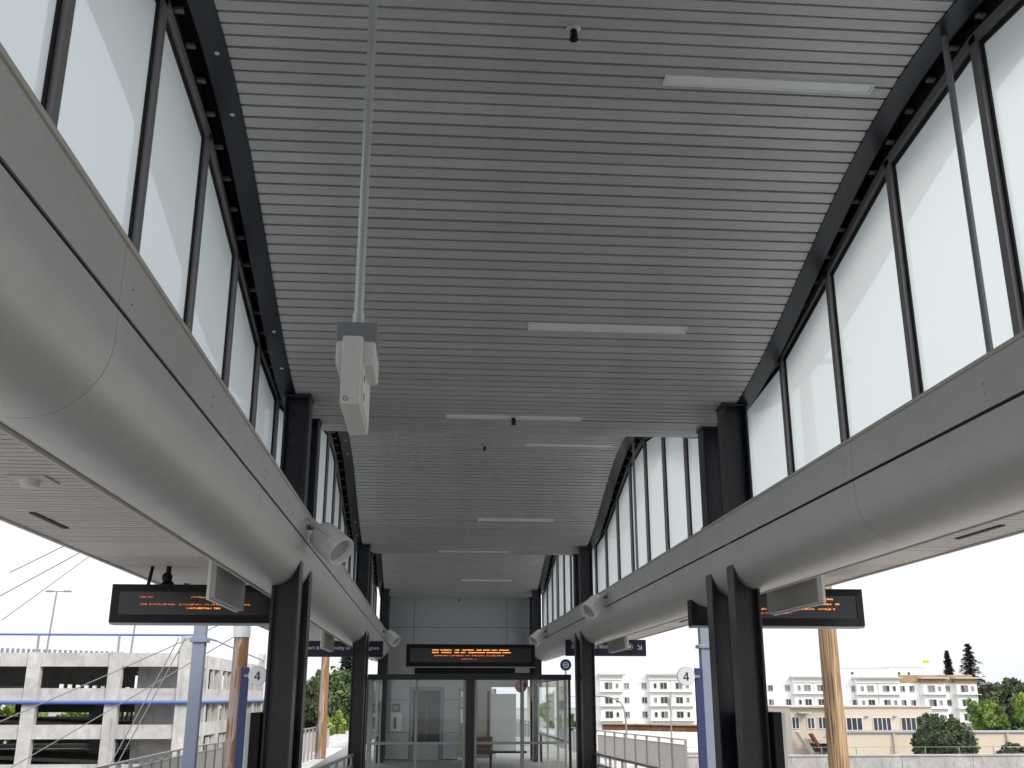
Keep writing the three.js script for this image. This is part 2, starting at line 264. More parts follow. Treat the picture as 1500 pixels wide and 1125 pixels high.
// ---------- fittings in the ceiling ----------
const lampLabels = [['nearest', 'beside the right edge beam'], ['second', 'in the middle of the nearest bay'], ['third', 'at the low point of the nearest bay']];
BAYS.forEach(([, , word], b) => { if (!b) return;
  [[7.42, 1.875], [10.83, 1.02], [13.13, 0.12]].forEach(([z, x], i) => {
    const Z = z + (b - 1) * PER; if (Z > ZEND - 0.05 && i < 2) return;
    if (b === 3 && i === 2) return;
    const o = thing('ceiling_light', b === 1 ? `long unlit recessed strip light ${lampLabels[i][1]}` : `long unlit strip light, ${['upper right', 'central', 'lowest left'][i]} one of the ${word} bay`, 'ceiling light', 'recessed strip lights');
    const g = new THREE.Group(); const L = 1.83, w = 0.122;
    at(o, x, ceilY(Z), Z, ceilS(Z));
    part(o, 'housing', box(0.01, L - 0.01, -0.004, 0.05, -w / 2 + 0.01, w / 2 - 0.01), M.lightgrey);
    part(o, 'lens', rbox(0.02, L - 0.02, -0.012, 0.002, -w / 2 + 0.014, w / 2 - 0.014, 0.003), M.lens);
    part(o, 'rim', join([box(0, L, -0.018, 0.004, -w / 2, -w / 2 + 0.012), box(0, L, -0.018, 0.004, w / 2 - 0.012, w / 2), box(0, 0.014, -0.018, 0.004, -w / 2 + 0.0121, w / 2 - 0.0121), box(L - 0.014, L, -0.018, 0.004, -w / 2 + 0.0121, w / 2 - 0.0121)]), M.white);
  });
});
const sprinklerLabel = ['sprinkler head at the top of the nearest ceiling bay', 'sprinkler head by the strip light at the nearest low point', 'sprinkler head high in the middle ceiling bay', 'sprinkler head at the end wall'];
[[1.02, 6.86], [1.03, 13.12], [1.02, 20.74], [1.02, 39.5]].forEach(([x, Z], i) => {
  const o = thing('sprinkler', sprinklerLabel[i], 'sprinkler', 'ceiling sprinklers'); at(o, x, ceilY(Z), Z, 0);
  part(o, 'escutcheon', new THREE.LatheGeometry([[0.03, -0.02], [0.06, -0.008], [0.062, 0.002], [0.03, 0.004]].map(([a, c]) => new THREE.Vector2(a, c)), 20), M.galv);
  part(o, 'body', new THREE.CylinderGeometry(0.014, 0.022, 0.07, 10).translate(0, -0.045, 0), M.fitblack);
  part(o, 'frame_arm', join([rod(new THREE.Vector3(0.02, -0.02, 0), new THREE.Vector3(0.028, -0.075, 0), 0.005), rod(new THREE.Vector3(-0.02, -0.02, 0), new THREE.Vector3(-0.028, -0.075, 0), 0.005), rod(new THREE.Vector3(0.028, -0.075, 0), new THREE.Vector3(0, -0.1, 0), 0.005), rod(new THREE.Vector3(-0.028, -0.075, 0), new THREE.Vector3(0, -0.1, 0), 0.005)]), M.fitblack);
  part(o, 'deflector', new THREE.CylinderGeometry(0.038, 0.03, 0.008, 14).translate(0, -0.105, 0), M.fitblack);
});
// hanging box seen edge-on
{
  const o = thing('hanging_box', 'white edge-on display box hanging from the ceiling on a steel conduit', 'hanging display'); const x = -0.515, Z = 6.2;
  part(o, 'conduit', rod(V(x + 0.0, 4.46, Z), V(x + 0.0, ceilY(Z) + 0.04, Z), 0.03, 0.03, 16), M.galv);
  part(o, 'coupling', rod(V(x, 4.47, Z), V(x, 4.56, Z), 0.038, 0.038, 16), M.galv);
  part(o, 'channel', rbox(x - 0.125, x + 0.13, 4.335, 4.47, Z - 0.1, Z + 0.2, 0.008), M.grey);
  part(o, 'mount', rbox(x - 0.12, x + 0.125, 4.17, 4.333, Z - 0.14, Z + 0.3, 0.02), M.offwhite);
  const bd = part(o, 'display_case', rbox(x - 0.075, x + 0.05, 3.9, 4.345, Z - 0.2, Z + 0.58, 0.012), M.offwhite);
  part(bd, 'side_panel', rbox(x + 0.0505, x + 0.058, 3.93, 4.3, Z - 0.14, Z + 0.52, 0.003), M.white);
  for (const [yy, zz] of [[4.24, 0.0], [4.1, 0.0], [3.98, 0.0]]) part(bd, 'latch', rbox(x + 0.058, x + 0.066, yy - 0.02, yy + 0.02, Z - 0.1, Z - 0.06, 0.003), M.lightgrey);
  part(bd, 'lock', new THREE.TorusGeometry(0.013, 0.003, 6, 16).translate(x - 0.04, 3.935, -(Z - 0.202)), M.grey);
}
// speakers on the beams
const spkLabel = ['large white speaker on the left beam near the first columns', 'small white speaker at the far end of the left beam', 'white speaker on the right beam in the middle bay', 'small white speaker at the far end of the right beam'];
[[-1, 12.75], [-1, 33.9], [1, 21.6], [1, 33.3]].forEach(([s, Z], i) => {
  const o = thing('speaker', spkLabel[i], 'speaker', 'speakers on the beams');
  o.position.set(X(s, -0.31), 4.01, -Z + 0.12); o.quaternion.setFromUnitVectors(new THREE.Vector3(0, -1, 0), new THREE.Vector3(-s * 0.62, -0.55, 0.42).normalize());
  const R = 0.165;
  part(o, 'shell', new THREE.LatheGeometry([[0.001, 0.2], [0.1, 0.2], [0.15, 0.17], [R, 0.1], [R, -0.19], [R - 0.012, -0.2], [R - 0.025, -0.185], [R - 0.03, -0.12]].map(([a, c]) => new THREE.Vector2(a, c)), 28), M.white);
  o.scale.setScalar(1.15);
  part(o, 'grille', new THREE.CylinderGeometry(R - 0.03, R - 0.03, 0.01, 24).translate(0, -0.12, 0), M.lightgrey);
  part(o, 'yoke', join([box(-0.02, 0.02, -0.06, 0.3, -0.19, -0.17), box(-0.02, 0.02, -0.06, 0.3, 0.17, 0.19), box(-0.02, 0.02, 0.3, 0.32, -0.19, 0.19)]), M.offwhite);
  const w = new THREE.Group(); const mt = part(o, 'bracket', rod(new THREE.Vector3(0, 0.3, 0), new THREE.Vector3(0, 0.3, 0).add(new THREE.Vector3(s * 0.22, 0.02, -0.02).applyQuaternion(o.quaternion.clone().invert())), 0.03), M.grey);
});

// ---------- message signs ----------
function canvasTex(w, h, draw, emissive) { const c = document.createElement('canvas'); c.width = w; c.height = h; draw(c.getContext('2d'), w, h); const t = new THREE.CanvasTexture(c); t.colorSpace = THREE.SRGBColorSpace; return t; }
function ledTexture(rows, seed) {                   // amber dot rows, broken up as a camera catches them
  return canvasTex(1024, 176, (g, w, h) => {
    g.fillStyle = '#000'; g.fillRect(0, 0, w, h); const r = rng(seed);
    for (const [y, x0, x1, dens, col] of rows) { let x = x0 * w; while (x < x1 * w) { const word = (3 + r() * 9) | 0; for (let k = 0; k < word && x < x1 * w; k++) { for (let dy = 0; dy < 3; dy++) for (let dx = 0; dx < 4; dx++) if (r() < dens) { g.fillStyle = col; g.fillRect(x + dx * 3, y * h + dy * 4, 2.6, 3.4); } x += 14; } x += r() < 0.4 ? 24 : 12; } }
  });
}
const plane = (w, h) => new THREE.PlaneGeometry(w, h);
function ledSign(label, x0, x1, y0, y1, Z, tex, depth, faceMat) {
  const o = thing('message_sign', label, 'message sign', 'amber message signs'); o.position.set((x0 + x1) / 2, y0, -Z);
  const w = x1 - x0, h = y1 - y0, d = depth, b = 0.045;
  part(o, 'housing', box(-w / 2, w / 2, 0, h, 0.03, d), M.fitblack);
  part(o, 'bezel', join([box(-w / 2, w / 2, 0, 0.11, 0, 0.0295), box(-w / 2, w / 2, h - 0.1, h, 0, 0.0295), box(-w / 2, -w / 2 + 0.1, 0.11, h - 0.1, 0, 0.0295), box(w / 2 - 0.1, w / 2, 0.11, h - 0.1, 0, 0.0295)]), M.fitblack);
  const scr = part(o, 'screen', plane(w - 0.2, h - 0.21).translate(0, h / 2 + 0.005, -0.012), new THREE.MeshStandardMaterial({ color: 0x121214, roughness: 0.2, emissive: 0xffffff, emissiveMap: tex, emissiveIntensity: faceMat }));
  part(o, 'base_trim', box(-w / 2 + 0.005, w / 2 - 0.005, -0.025, -0.001, 0.02, d), M.lightgrey);
  for (let i = 0; i < 7; i++) part(o, 'screw', new THREE.SphereGeometry(0.012, 6, 4).translate(-w / 2 + 0.08 + i * (w - 0.16) / 6, 0.03, 0.004), M.black);
  return o;
}
const oL = '#ff9a3c', oR = '#e8621e';
{
  const a = ledSign('black amber message sign hanging under the left canopy', -4.52, -1.95, 3.2, 3.73, 15, ledTexture([[0.2, 0.12, 0.2, 0.3, oR], [0.2, 0.42, 0.55, 0.25, oL], [0.52, 0.13, 0.78, 0.42, oR], [0.68, 0.4, 0.6, 0.6, oL]], 5), 0.25, 1.3);
  part(a, 'hanger', rod(new THREE.Vector3(-0.82, 0.53, -0.1), new THREE.Vector3(-0.78, 0.8, -0.1), 0.025), M.fitblack); part(a, 'hanger', rod(new THREE.Vector3(1.1, 0.53, -0.1), new THREE.Vector3(1.1, 0.8, -0.1), 0.025), M.fitblack);
  const b = ledSign('black amber message sign hanging under the right canopy', 3.8, 6.4, 3.2, 3.74, 15, ledTexture([[0.12, 0.55, 0.88, 0.85, oL], [0.34, 0.45, 0.88, 0.75, oL], [0.56, 0.32, 0.86, 0.5, oL], [0.75, 0.38, 0.58, 0.35, oR]], 6), 0.25, 1.5);
  part(b, 'hanger', rod(new THREE.Vector3(0.75, 0.53, -0.1), new THREE.Vector3(0.75, 0.8, -0.1), 0.025), M.fitblack); part(b, 'hanger', rod(new THREE.Vector3(-1.1, 0.53, -0.1), new THREE.Vector3(-1.1, 0.8, -0.1), 0.025), M.fitblack);
  ledSign('black amber message sign above the glass vestibule', -0.64, 2.7, 2.95, 3.51, 27.3, ledTexture([[0.1, 0.18, 0.82, 0.85, oL], [0.28, 0.18, 0.82, 0.95, oL], [0.5, 0.2, 0.8, 0.5, oR], [0.74, 0.42, 0.55, 0.3, oR]], 9), 0.3, 1.7);
  const dome = thing('camera_dome', 'small black camera mounted on top of the left message sign', 'camera');
  part(dome, 'stem', rod(V(-3.78, 3.73, 15.08), V(-3.78, 3.99, 15.08), 0.035), M.fitblack); part(dome, 'body', new THREE.SphereGeometry(0.075, 14, 10).translate(-3.78, 3.83, -15.02), M.fitblack); part(dome, 'base', new THREE.CylinderGeometry(0.06, 0.1, 0.06, 14).translate(-3.78, 3.76, -15.08), M.fitblack);
}
// grey end-on panels hung between beams and signs
for (const s of [-1, 1]) for (const [Z0, Z1, y0, w] of [[12.0, 13.9, 3.28, 'first'], [24.6, 27.0, 3.3, 'second']]) {
  const o = thing('hanging_board', `grey board hung lengthwise under the ${WORD[s]} canopy by the ${w} columns`, 'hanging board', 'grey hanging boards');
  const xx = (a0, a1) => [Math.min(X(s, a0), X(s, a1)), Math.max(X(s, a0), X(s, a1))];
  part(o, 'board', rbox(...xx(0.9, 0.96), y0, 3.78, Z0, Z1, 0.006), M.lightgrey); part(o, 'backing', rbox(...xx(0.965, 1.0), y0 - 0.02, 3.8, Z0 + 0.02, Z1 - 0.02, 0.004), M.white);
  part(o, 'hanger', box(...xx(0.93, 0.98), 3.8, 3.99, Z0 + 0.05, Z0 + 0.09), M.fitblack); part(o, 'hanger', box(...xx(0.93, 0.98), 3.8, 3.99, Z1 - 0.09, Z1 - 0.05), M.fitblack);
}
// wayfinding signs
function waySign(label, x0, x1, y0, y1, Z, draw) {
  const o = thing('direction_sign', label, 'sign', 'navy direction signs');
  part(o, 'panel', rbox(x0, x1, y0, y1, Z, Z + 0.12, 0.01), M.bluepost);
  const t = canvasTex(1024, Math.round(1024 * (y1 - y0) / (x1 - x0)), draw);
  part(o, 'lettering', plane(x1 - x0 - 0.04, y1 - y0 - 0.04).translate((x0 + x1) / 2, (y0 + y1) / 2, -Z + 0.004), new THREE.MeshStandardMaterial({ map: t, roughness: 0.4 }));
  for (const x of [x0 + 0.5, x1 - 0.5]) part(o, 'hanger', rod(V(x, y1, Z + 0.06), V(x, 3.995, Z + 0.06), 0.02), M.fitblack);
}
const NAVY = '#171c33';
waySign('navy direction sign with white lettering behind the first left columns', -4.15, -1.3, 3.23, 3.65, 28.6, (g, w, h) => { g.fillStyle = NAVY; g.fillRect(0, 0, w, h); g.fillStyle = '#dfe3ea'; g.font = `bold ${h * 0.31}px sans-serif`; g.textBaseline = 'middle'; g.fillText('Airport & University of Washington', w * 0.2, h * 0.45, w * 0.95); });
waySign('navy direction sign with train symbol and arrow on the right', 3.6, 5.79, 3.25, 3.68, 28, (g, w, h) => {
  g.fillStyle = NAVY; g.fillRect(0, 0, w, h); g.fillStyle = '#dfe3ea'; g.font = `bold ${h * 0.36}px sans-serif`; g.textBaseline = 'middle'; g.textAlign = 'right'; g.fillText('University of Washington', w * 0.72, h * 0.42, w * 0.66);
  g.lineWidth = 7; g.strokeStyle = '#dfe3ea'; g.beginPath(); g.arc(w * 0.8, h * 0.42, h * 0.19, 0, 7); g.stroke(); g.fillRect(w * 0.78, h * 0.34, w * 0.04, h * 0.16);
  g.lineWidth = 14; g.beginPath(); g.moveTo(w * 0.9, h * 0.3); g.lineTo(w * 0.95, h * 0.56); g.moveTo(w * 0.95, h * 0.3); g.lineTo(w * 0.95, h * 0.58); g.lineTo(w * 0.9, h * 0.58); g.stroke();
});

// ---------- end wall and glass vestibule ----------
{
  const o = thing('end_wall', 'blue-grey panelled end wall closing the roofed hall', 'wall'), Z = ZEND - 0.05, g = 0.008;
  part(o, 'backing', box(XL - 0.4, XR + 0.4, 2.85, 6.0, Z + 0.03, Z + 0.25), M.deck); part(o, 'backing', box(XL - 0.4, 1.05, 0, 2.849, Z + 0.12, Z + 0.3), M.deck);
  const xs = [XL - 0.4, -0.67, 2.85, XR + 0.4], ys = [2.86, 4.72, 5.86];
  for (let i = 0; i < 3; i++) for (let j = 0; j < 2; j++) part(o, 'wall_panel', box(xs[i] + g, xs[i + 1] - g, ys[j] + g, ys[j + 1] - g, Z, Z + 0.029), M.wall);
  // lower wall pieces left and right of the lift front
  for (const [a, c] of [[XL - 0.4, -0.74], [0.5, 1.05]]) for (const [u, v] of [[0.02, 0.95], [0.95, 2.1], [2.1, 2.85]]) part(o, 'wall_panel', box(a + g, c - g, u + g, v - g, Z, Z + 0.06), M.wall);
  part(o, 'lintel', box(-0.74, XR - 0.02, 2.55, 2.85, Z + 0.02, Z + 0.2), M.wall);
}
{
  const o = thing('lift_front', 'dark glass lift doorway in the end wall behind the vestibule glass', 'lift'), Z = ZEND;
  part(o, 'surround', join([box(-0.73, -0.62, 0, 2.54, Z - 0.06, Z + 0.1), box(0.38, 0.49, 0, 2.54, Z - 0.06, Z + 0.1), box(-0.62, 0.38, 2.42, 2.54, Z - 0.06, Z + 0.1)]), M.grey);
  for (const [a, c] of [[-0.61, -0.13], [-0.11, 0.37]]) part(o, 'door', box(a, c, 0.62, 2.41, Z + 0.04, Z + 0.07), M.darkGlass);
  part(o, 'kick_panel', box(-0.61, 0.37, 0.0, 0.6, Z + 0.02, Z + 0.08), M.wall); part(o, 'door_rail', box(-0.125, -0.115, 0.62, 2.41, Z + 0.02, Z + 0.05), M.galv);
}
{
  const o = thing('call_station', 'grey call box with a black speaker disc on the wall behind glass', 'call box'), Z = ZEND - 0.06;
  part(o, 'box', rbox(-1.42, -1.02, 1.0, 1.62, Z - 0.14, Z, 0.02), M.offwhite); part(o, 'handset', rbox(-1.3, -1.22, 1.08, 1.5, Z - 0.17, Z - 0.141, 0.01), M.fitblack);
  part(o, 'disc_plate', rbox(-1.38, -1.1, 1.68, 1.96, Z - 0.05, Z, 0.01), M.fitblack); part(o, 'disc', new THREE.CylinderGeometry(0.09, 0.09, 0.03, 20).rotateX(Math.PI / 2).translate(-1.24, 1.82, -Z + 0.06), M.grey);
}
{ // white partition, posters and ceiling of the lobby to the right
  const o = thing('partition', 'white partition panel inside the lobby behind the right glass', 'partition'); part(o, 'panel', rbox(2.05, 2.95, 0.45, 2.3, 36.5, 36.62, 0.01), M.white); part(o, 'side_post', rbox(1.96, 2.04, 0.4, 2.4, 36.45, 36.6, 0.01), M.fitblack); part(o, 'foot_rail', box(1.2, 3.3, 0.38, 0.445, 36.4, 36.6), M.fitblack);
  const c = thing('poster_board', 'notice board with green and white posters behind the right glass', 'notice board');
  part(c, 'board', rbox(1.06, 1.75, 0.9, 2.5, 38.6, 38.66, 0.01), M.grey);
  for (const [y0, y1, m] of [[1.3, 1.78, M.white], [1.85, 2.15, mat(0.4, 0.55, 0.45, 0.5)], [2.18, 2.4, M.white]]) part(c, 'poster', box(1.1, 1.36, y0, y1, 38.58, 38.598), m);
  const d = thing('lobby_wall', 'beige grey wall at the back of the lobby on the right', 'wall'); part(d, 'panel', box(1.06, 2.4, 0, 2.84, 41.5, 41.7), M.stuccoGrey); part(d, 'side_panel', box(2.41, 2.5, 0, 2.5, 40.3, 41.5), M.offwhite);
  const e = thing('bench', 'brown bench seen low through the right glass', 'bench'); part(e, 'seat', rbox(1.25, 2.0, 0.5, 0.62, 33.5, 34.1, 0.02), mat(0.09, 0.045, 0.025, 0.6)); part(e, 'backrest', rbox(1.25, 2.0, 0.64, 1.0, 34.0, 34.1, 0.02), mat(0.09, 0.045, 0.025, 0.6)); for (const x of [1.3, 1.9]) part(e, 'leg', rbox(x, x + 0.06, 0, 0.5, 33.6, 34.0, 0.01), M.fitblack);
}
{
  const o = thing('glass_vestibule', 'glass vestibule with black head beam and grey mullions below the message sign', 'vestibule'), Z = 28;
  const x0 = -1.62, x1 = 3.71, yt = 2.63;
  part(o, 'head_beam', rbox(x0 - 0.02, x1 + 0.02, yt, 2.77, Z - 0.06, Z + 0.1, 0.008), M.navy);
  part(o, 'upper_box', rbox(-0.42, 2.72, 2.775, 2.945, Z - 0.5, Z + 0.02, 0.008), M.fitblack);
  part(o, 'vent_plate', rbox(2.2, 2.58, 2.8, 2.93, Z - 0.52, Z - 0.501, 0.004), M.lightgrey);
  part(o, 'center_post', rbox(0.94, 1.16, 0, yt - 0.001, Z - 0.05, Z + 0.08, 0.008), M.navy);
  for (const x of [x0 + 0.05, -0.35, 0.9, 1.2, 2.44, x1 - 0.14]) part(o, 'mullion', rbox(x - 0.032, x + 0.032, 0, yt - 0.001, Z - 0.02, Z + 0.06, 0.006), M.lightgrey);
  part(o, 'end_post', rbox(x1 - 0.06, x1, 0, yt - 0.001, Z - 0.05, Z + 0.06, 0.006), M.navy); part(o, 'end_post', rbox(x0 - 0.06, x0, 0, yt - 0.001, Z - 0.05, Z + 0.06, 0.006), M.navy);
  const edges = [x0 + 0.05, -0.35, 0.9, 1.2, 2.44, x1 - 0.14];
  for (const [i, j] of [[0, 1], [1, 2], [3, 4], [4, 5]]) {
    const a = edges[i] + 0.032, c = edges[j] - 0.032; part(o, 'transom', rbox(a, c, 1.02, 1.085, Z - 0.018, Z + 0.05, 0.006), M.lightgrey);
    part(o, 'pane', box(a, c, 1.085, yt, Z + 0.015, Z + 0.021), M.clear); part(o, 'pane', box(a, c, 0.1, 1.02, Z + 0.015, Z + 0.021), M.clear);
  }
  for (const x of [x0 - 0.03, x1 - 0.03]) { part(o, 'side_rail', box(x - 0.03, x + 0.03, 2.64, 2.72, Z + 0.1, 36), M.navy); part(o, 'side_rail', box(x - 0.025, x + 0.025, 1.02, 1.08, Z + 0.07, 36), M.lightgrey); for (const zz of [30.6, 33.3, 36]) part(o, 'side_post', box(x - 0.03, x + 0.03, 0, 2.639, zz, zz + 0.07), M.lightgrey); part(o, 'side_pane', box(x - 0.003, x + 0.003, 1.085, 2.63, Z + 0.08, 35.98), M.clear); }
}
{ // round signs seen at the vestibule
  const o = thing('round_sign', 'round red and white sign in the right vestibule glass', 'sign'); const r = 0.16, x = 2.44, y = 2.47, Z = 28.6;
  part(o, 'disc', new THREE.CylinderGeometry(r, r, 0.02, 28).rotateX(Math.PI / 2).translate(x, y, -Z), M.white); part(o, 'red_ring', new THREE.TorusGeometry(r - 0.05, 0.05, 8, 32).scale(1, 1, 0.3).translate(x, y, -Z + 0.018), mat(0.45, 0.02, 0.02, 0.5)); part(o, 'bar', box(x - 0.03, x + 0.03, y - r * 0.7, y + r * 0.7, Z - 0.034, Z - 0.02), mat(0.45, 0.02, 0.02, 0.5)); part(o, 'stem', rod(V(x, 0, Z), V(x, y - 0.15, Z), 0.02), M.lightgrey);
  const b = thing('round_sign', 'round blue sign on a post beyond the right end of the vestibule', 'sign'); const X1 = 4.75, Y1 = 3.28, Z1 = 37;
  part(b, 'disc', new THREE.CylinderGeometry(0.2, 0.2, 0.04, 28).rotateX(Math.PI / 2).translate(X1, Y1, -Z1), mat(0.02, 0.03, 0.16, 0.4)); part(b, 'letter_ring', new THREE.TorusGeometry(0.09, 0.018, 6, 24).translate(X1, Y1, -Z1 + 0.022), M.white); part(b, 'letter_bar', box(X1 - 0.08, X1 + 0.08, Y1 - 0.015, Y1 + 0.015, Z1 - 0.035, Z1 - 0.021), M.white); part(b, 'post', rod(V(X1, 0, Z1), V(X1, Y1 - 0.19, Z1), 0.03), M.galv);
}

// ---------- platform-edge posts and number signs ----------
const four = canvasTex(256, 256, (g, w, h) => { g.fillStyle = '#d9dce0'; g.fillRect(0, 0, w, h); g.fillStyle = '#1a1a1c'; g.font = 'bold 168px sans-serif'; g.textAlign = 'center'; g.textBaseline = 'middle'; g.fillText('4', w / 2, h / 2 + 6); });
for (const [s, x0, x1, cx] of [[-1, -4.58, -4.39, -4.155], [1, 6.59, 6.79, 6.33]]) {
  const p = thing('blue_post', `navy blue flat post at the ${WORD[s]} platform edge`, 'post', 'navy platform posts'); part(p, 'post', rbox(x0, x1, 0, 2.89, 26, 26.1, 0.01), M.bluepost); part(p, 'base_plate', rbox(x0 - 0.08, x1 + 0.08, 0, 0.03, 25.9, 26.2, 0.008), M.grey);
  const o = thing('number_sign', `round white sign with number 4 beside the ${WORD[s]} navy post`, 'sign', 'round number signs');
  part(o, 'disc', new THREE.CylinderGeometry(0.225, 0.225, 0.05, 36).rotateX(Math.PI / 2).translate(cx, 2.69, -25.9), M.lightgrey);
  part(o, 'face', new THREE.CircleGeometry(0.215, 36).translate(cx, 2.69, -25.872), new THREE.MeshStandardMaterial({ map: four, roughness: 0.4 }));
  part(o, 'arm', box(Math.min(cx, (x0 + x1) / 2), Math.max(cx, (x0 + x1) / 2), 2.66, 2.72, 25.94, 25.99), M.grey);
}
// overhead-line poles
for (const [s, x, w] of [[-1, -6.48, 0.32], [1, 7.96, 0.35]]) {
  const o = thing('line_pole', `blue-grey steel overhead line pole beyond the ${WORD[s]} track`, 'pole', 'overhead line poles'), Z = 30;
  part(o, 'flange', box(x - w / 2, x + w / 2, -1.05, 9, Z - 0.16, Z - 0.14), M.steel); part(o, 'flange', box(x - w / 2, x + w / 2, -1.05, 9, Z + 0.14, Z + 0.16), M.steel); part(o, 'web', box(x - w / 2 + 0.02, x + w / 2 - 0.02, -1.05, 8.99, Z - 0.139, Z + 0.139), M.steel);
  part(o, 'collar', rbox(x - w / 2 - 0.08, x + w / 2 + 0.08, s < 0 ? 3.66 : 3.55, s < 0 ? 3.78 : 3.65, Z - 0.22, Z + 0.22, 0.01), M.steel); part(o, 'base_plate', box(x - 0.35, x + 0.35, -1.05, -1.0, Z - 0.35, Z + 0.35), M.galv);
}
// wooden utility poles
function woodPole(label, x, Z, r0, r1, top, m, wrap) {
  const o = thing('utility_pole', label, 'utility pole', 'wooden poles'), H = top - GY, g = new THREE.CylinderGeometry(r1, r0, H, 22, 24), p = g.attributes.position, r = rng(Math.round(Z * 10));
  for (let i = 0; i < p.count; i++) { const k = 1 + (r() - 0.5) * 0.03; p.setX(i, p.getX(i) * k); p.setZ(i, p.getZ(i) * k); }
  g.computeVertexNormals(); const uv = g.attributes.uv; for (let i = 0; i < uv.count; i++) uv.setY(i, uv.getY(i) * H / 3);
  g.translate(x, GY + H / 2, -Z); part(o, 'trunk', g, m);
  if (wrap) part(o, 'metal_wrap', new THREE.CylinderGeometry(r0 * 0.85, r0 * 0.88, 3.2, 20, 1, true).translate(x, wrap + 1.6, -Z), M.galv);
  part(o, 'crossarm', box(x - 1.2, x + 1.2, top - 0.9, top - 0.76, Z - r1 - 0.14, Z - r1 - 0.02), m);
  for (const d of [-1, 1]) part(o, 'insulator', new THREE.CylinderGeometry(0.05, 0.07, 0.2, 10).translate(x + d, top - 0.65, -(Z - r1 - 0.08)), M.lightgrey);
}
woodPole('orange-brown weathered wooden pole behind the left number sign', -6.4, 36, 0.33, 0.19, 13, M.woodWorn, 4.12);
woodPole('thick tan wooden pole below the right message sign', 9.69, 25, 0.32, 0.15, 11.5, M.wood);
woodPole('thin wooden pole before the trees between the left columns', -5.92, 60, 0.32, 0.18, 10, M.woodWorn);

// ---------- railings and fences ----------
for (const [s, xa, xb] of [[-1, -1.66, -2.28], [1, 3.86, 4.55]]) {
  const o = thing('platform_railing', `grey platform railing below the second columns on the ${WORD[s]}`, 'railing', 'platform railings'), Za = 27.6, Zb = 17.5, L = (t, y) => V(xa + (xb - xa) * t, y, Za + (Zb - Za) * t);
  part(o, 'top_rail', bar(L(0, 0.9), L(1, 0.9), 0.06, 0.05), M.rail); part(o, 'mid_rail', bar(L(0, 0.66), L(1, 0.66), 0.04, 0.045), M.rail);
  for (let i = 0; i <= 9; i++) part(o, 'post', bar(L(i / 9, 0.0), L(i / 9, 0.88).add(new THREE.Vector3(0, 0, 0.001)), 0.05, 0.05), M.rail);
  for (let i = 0; i < 9; i++) part(o, 'infill_panel', bar(L(i / 9 + 0.012, 0.33), L((i + 1) / 9 - 0.012, 0.33), 0.012, 0.58), M.fence);
}
function fence(label, path, step, y0, y1) {
  const o = thing('track_fence', label, 'fence', 'track fences');
  for (let i = 0; i + 1 < path.length; i++) {
    const A = V(path[i][0], 0, path[i][1]), B = V(path[i + 1][0], 0, path[i + 1][1]), n = Math.max(1, Math.round(A.distanceTo(B) / step));
    for (let k = 0; k < n; k++) {
      const p = A.clone().lerp(B, k / n), q = A.clone().lerp(B, (k + 1) / n), u = (v, y) => v.clone().setY(y), in0 = p.clone().lerp(q, 0.03), in1 = p.clone().lerp(q, 0.97);
      part(o, 'post', box(p.x - 0.045, p.x + 0.045, y0 - 0.4, y1 + 0.02, -p.z - 0.045, -p.z + 0.045), M.rail);
      part(o, 'infill_panel', bar(u(in0, (y0 + y1 - 0.22) / 2), u(in1, (y0 + y1 - 0.22) / 2), 0.02, y1 - y0 - 0.22), M.fence);
      part(o, 'mid_rail', bar(u(p, y1 - 0.2), u(q, y1 - 0.2), 0.05, 0.04), M.rail);
      part(o, 'top_rail', bar(u(p, y1), u(q, y1), 0.06, 0.05), M.rail);
    }
  }
}
fence('grey panelled track fence on the left', [[-7.7, 18], [-7.9, 36], [-6.5, 55.4], [-5.93, 64.6]], 1.15, -0.65, 0.6);
fence('grey panelled track fence on the right', [[9.93, 41.2], [8.29, 53.1], [7.2, 64], [6, 90]], 1.5, -0.65, 0.6);
fence('pale track fence far beyond the vestibule', [[-5.2, 72], [-4.4, 92]], 2.2, -1.0, 0.3);

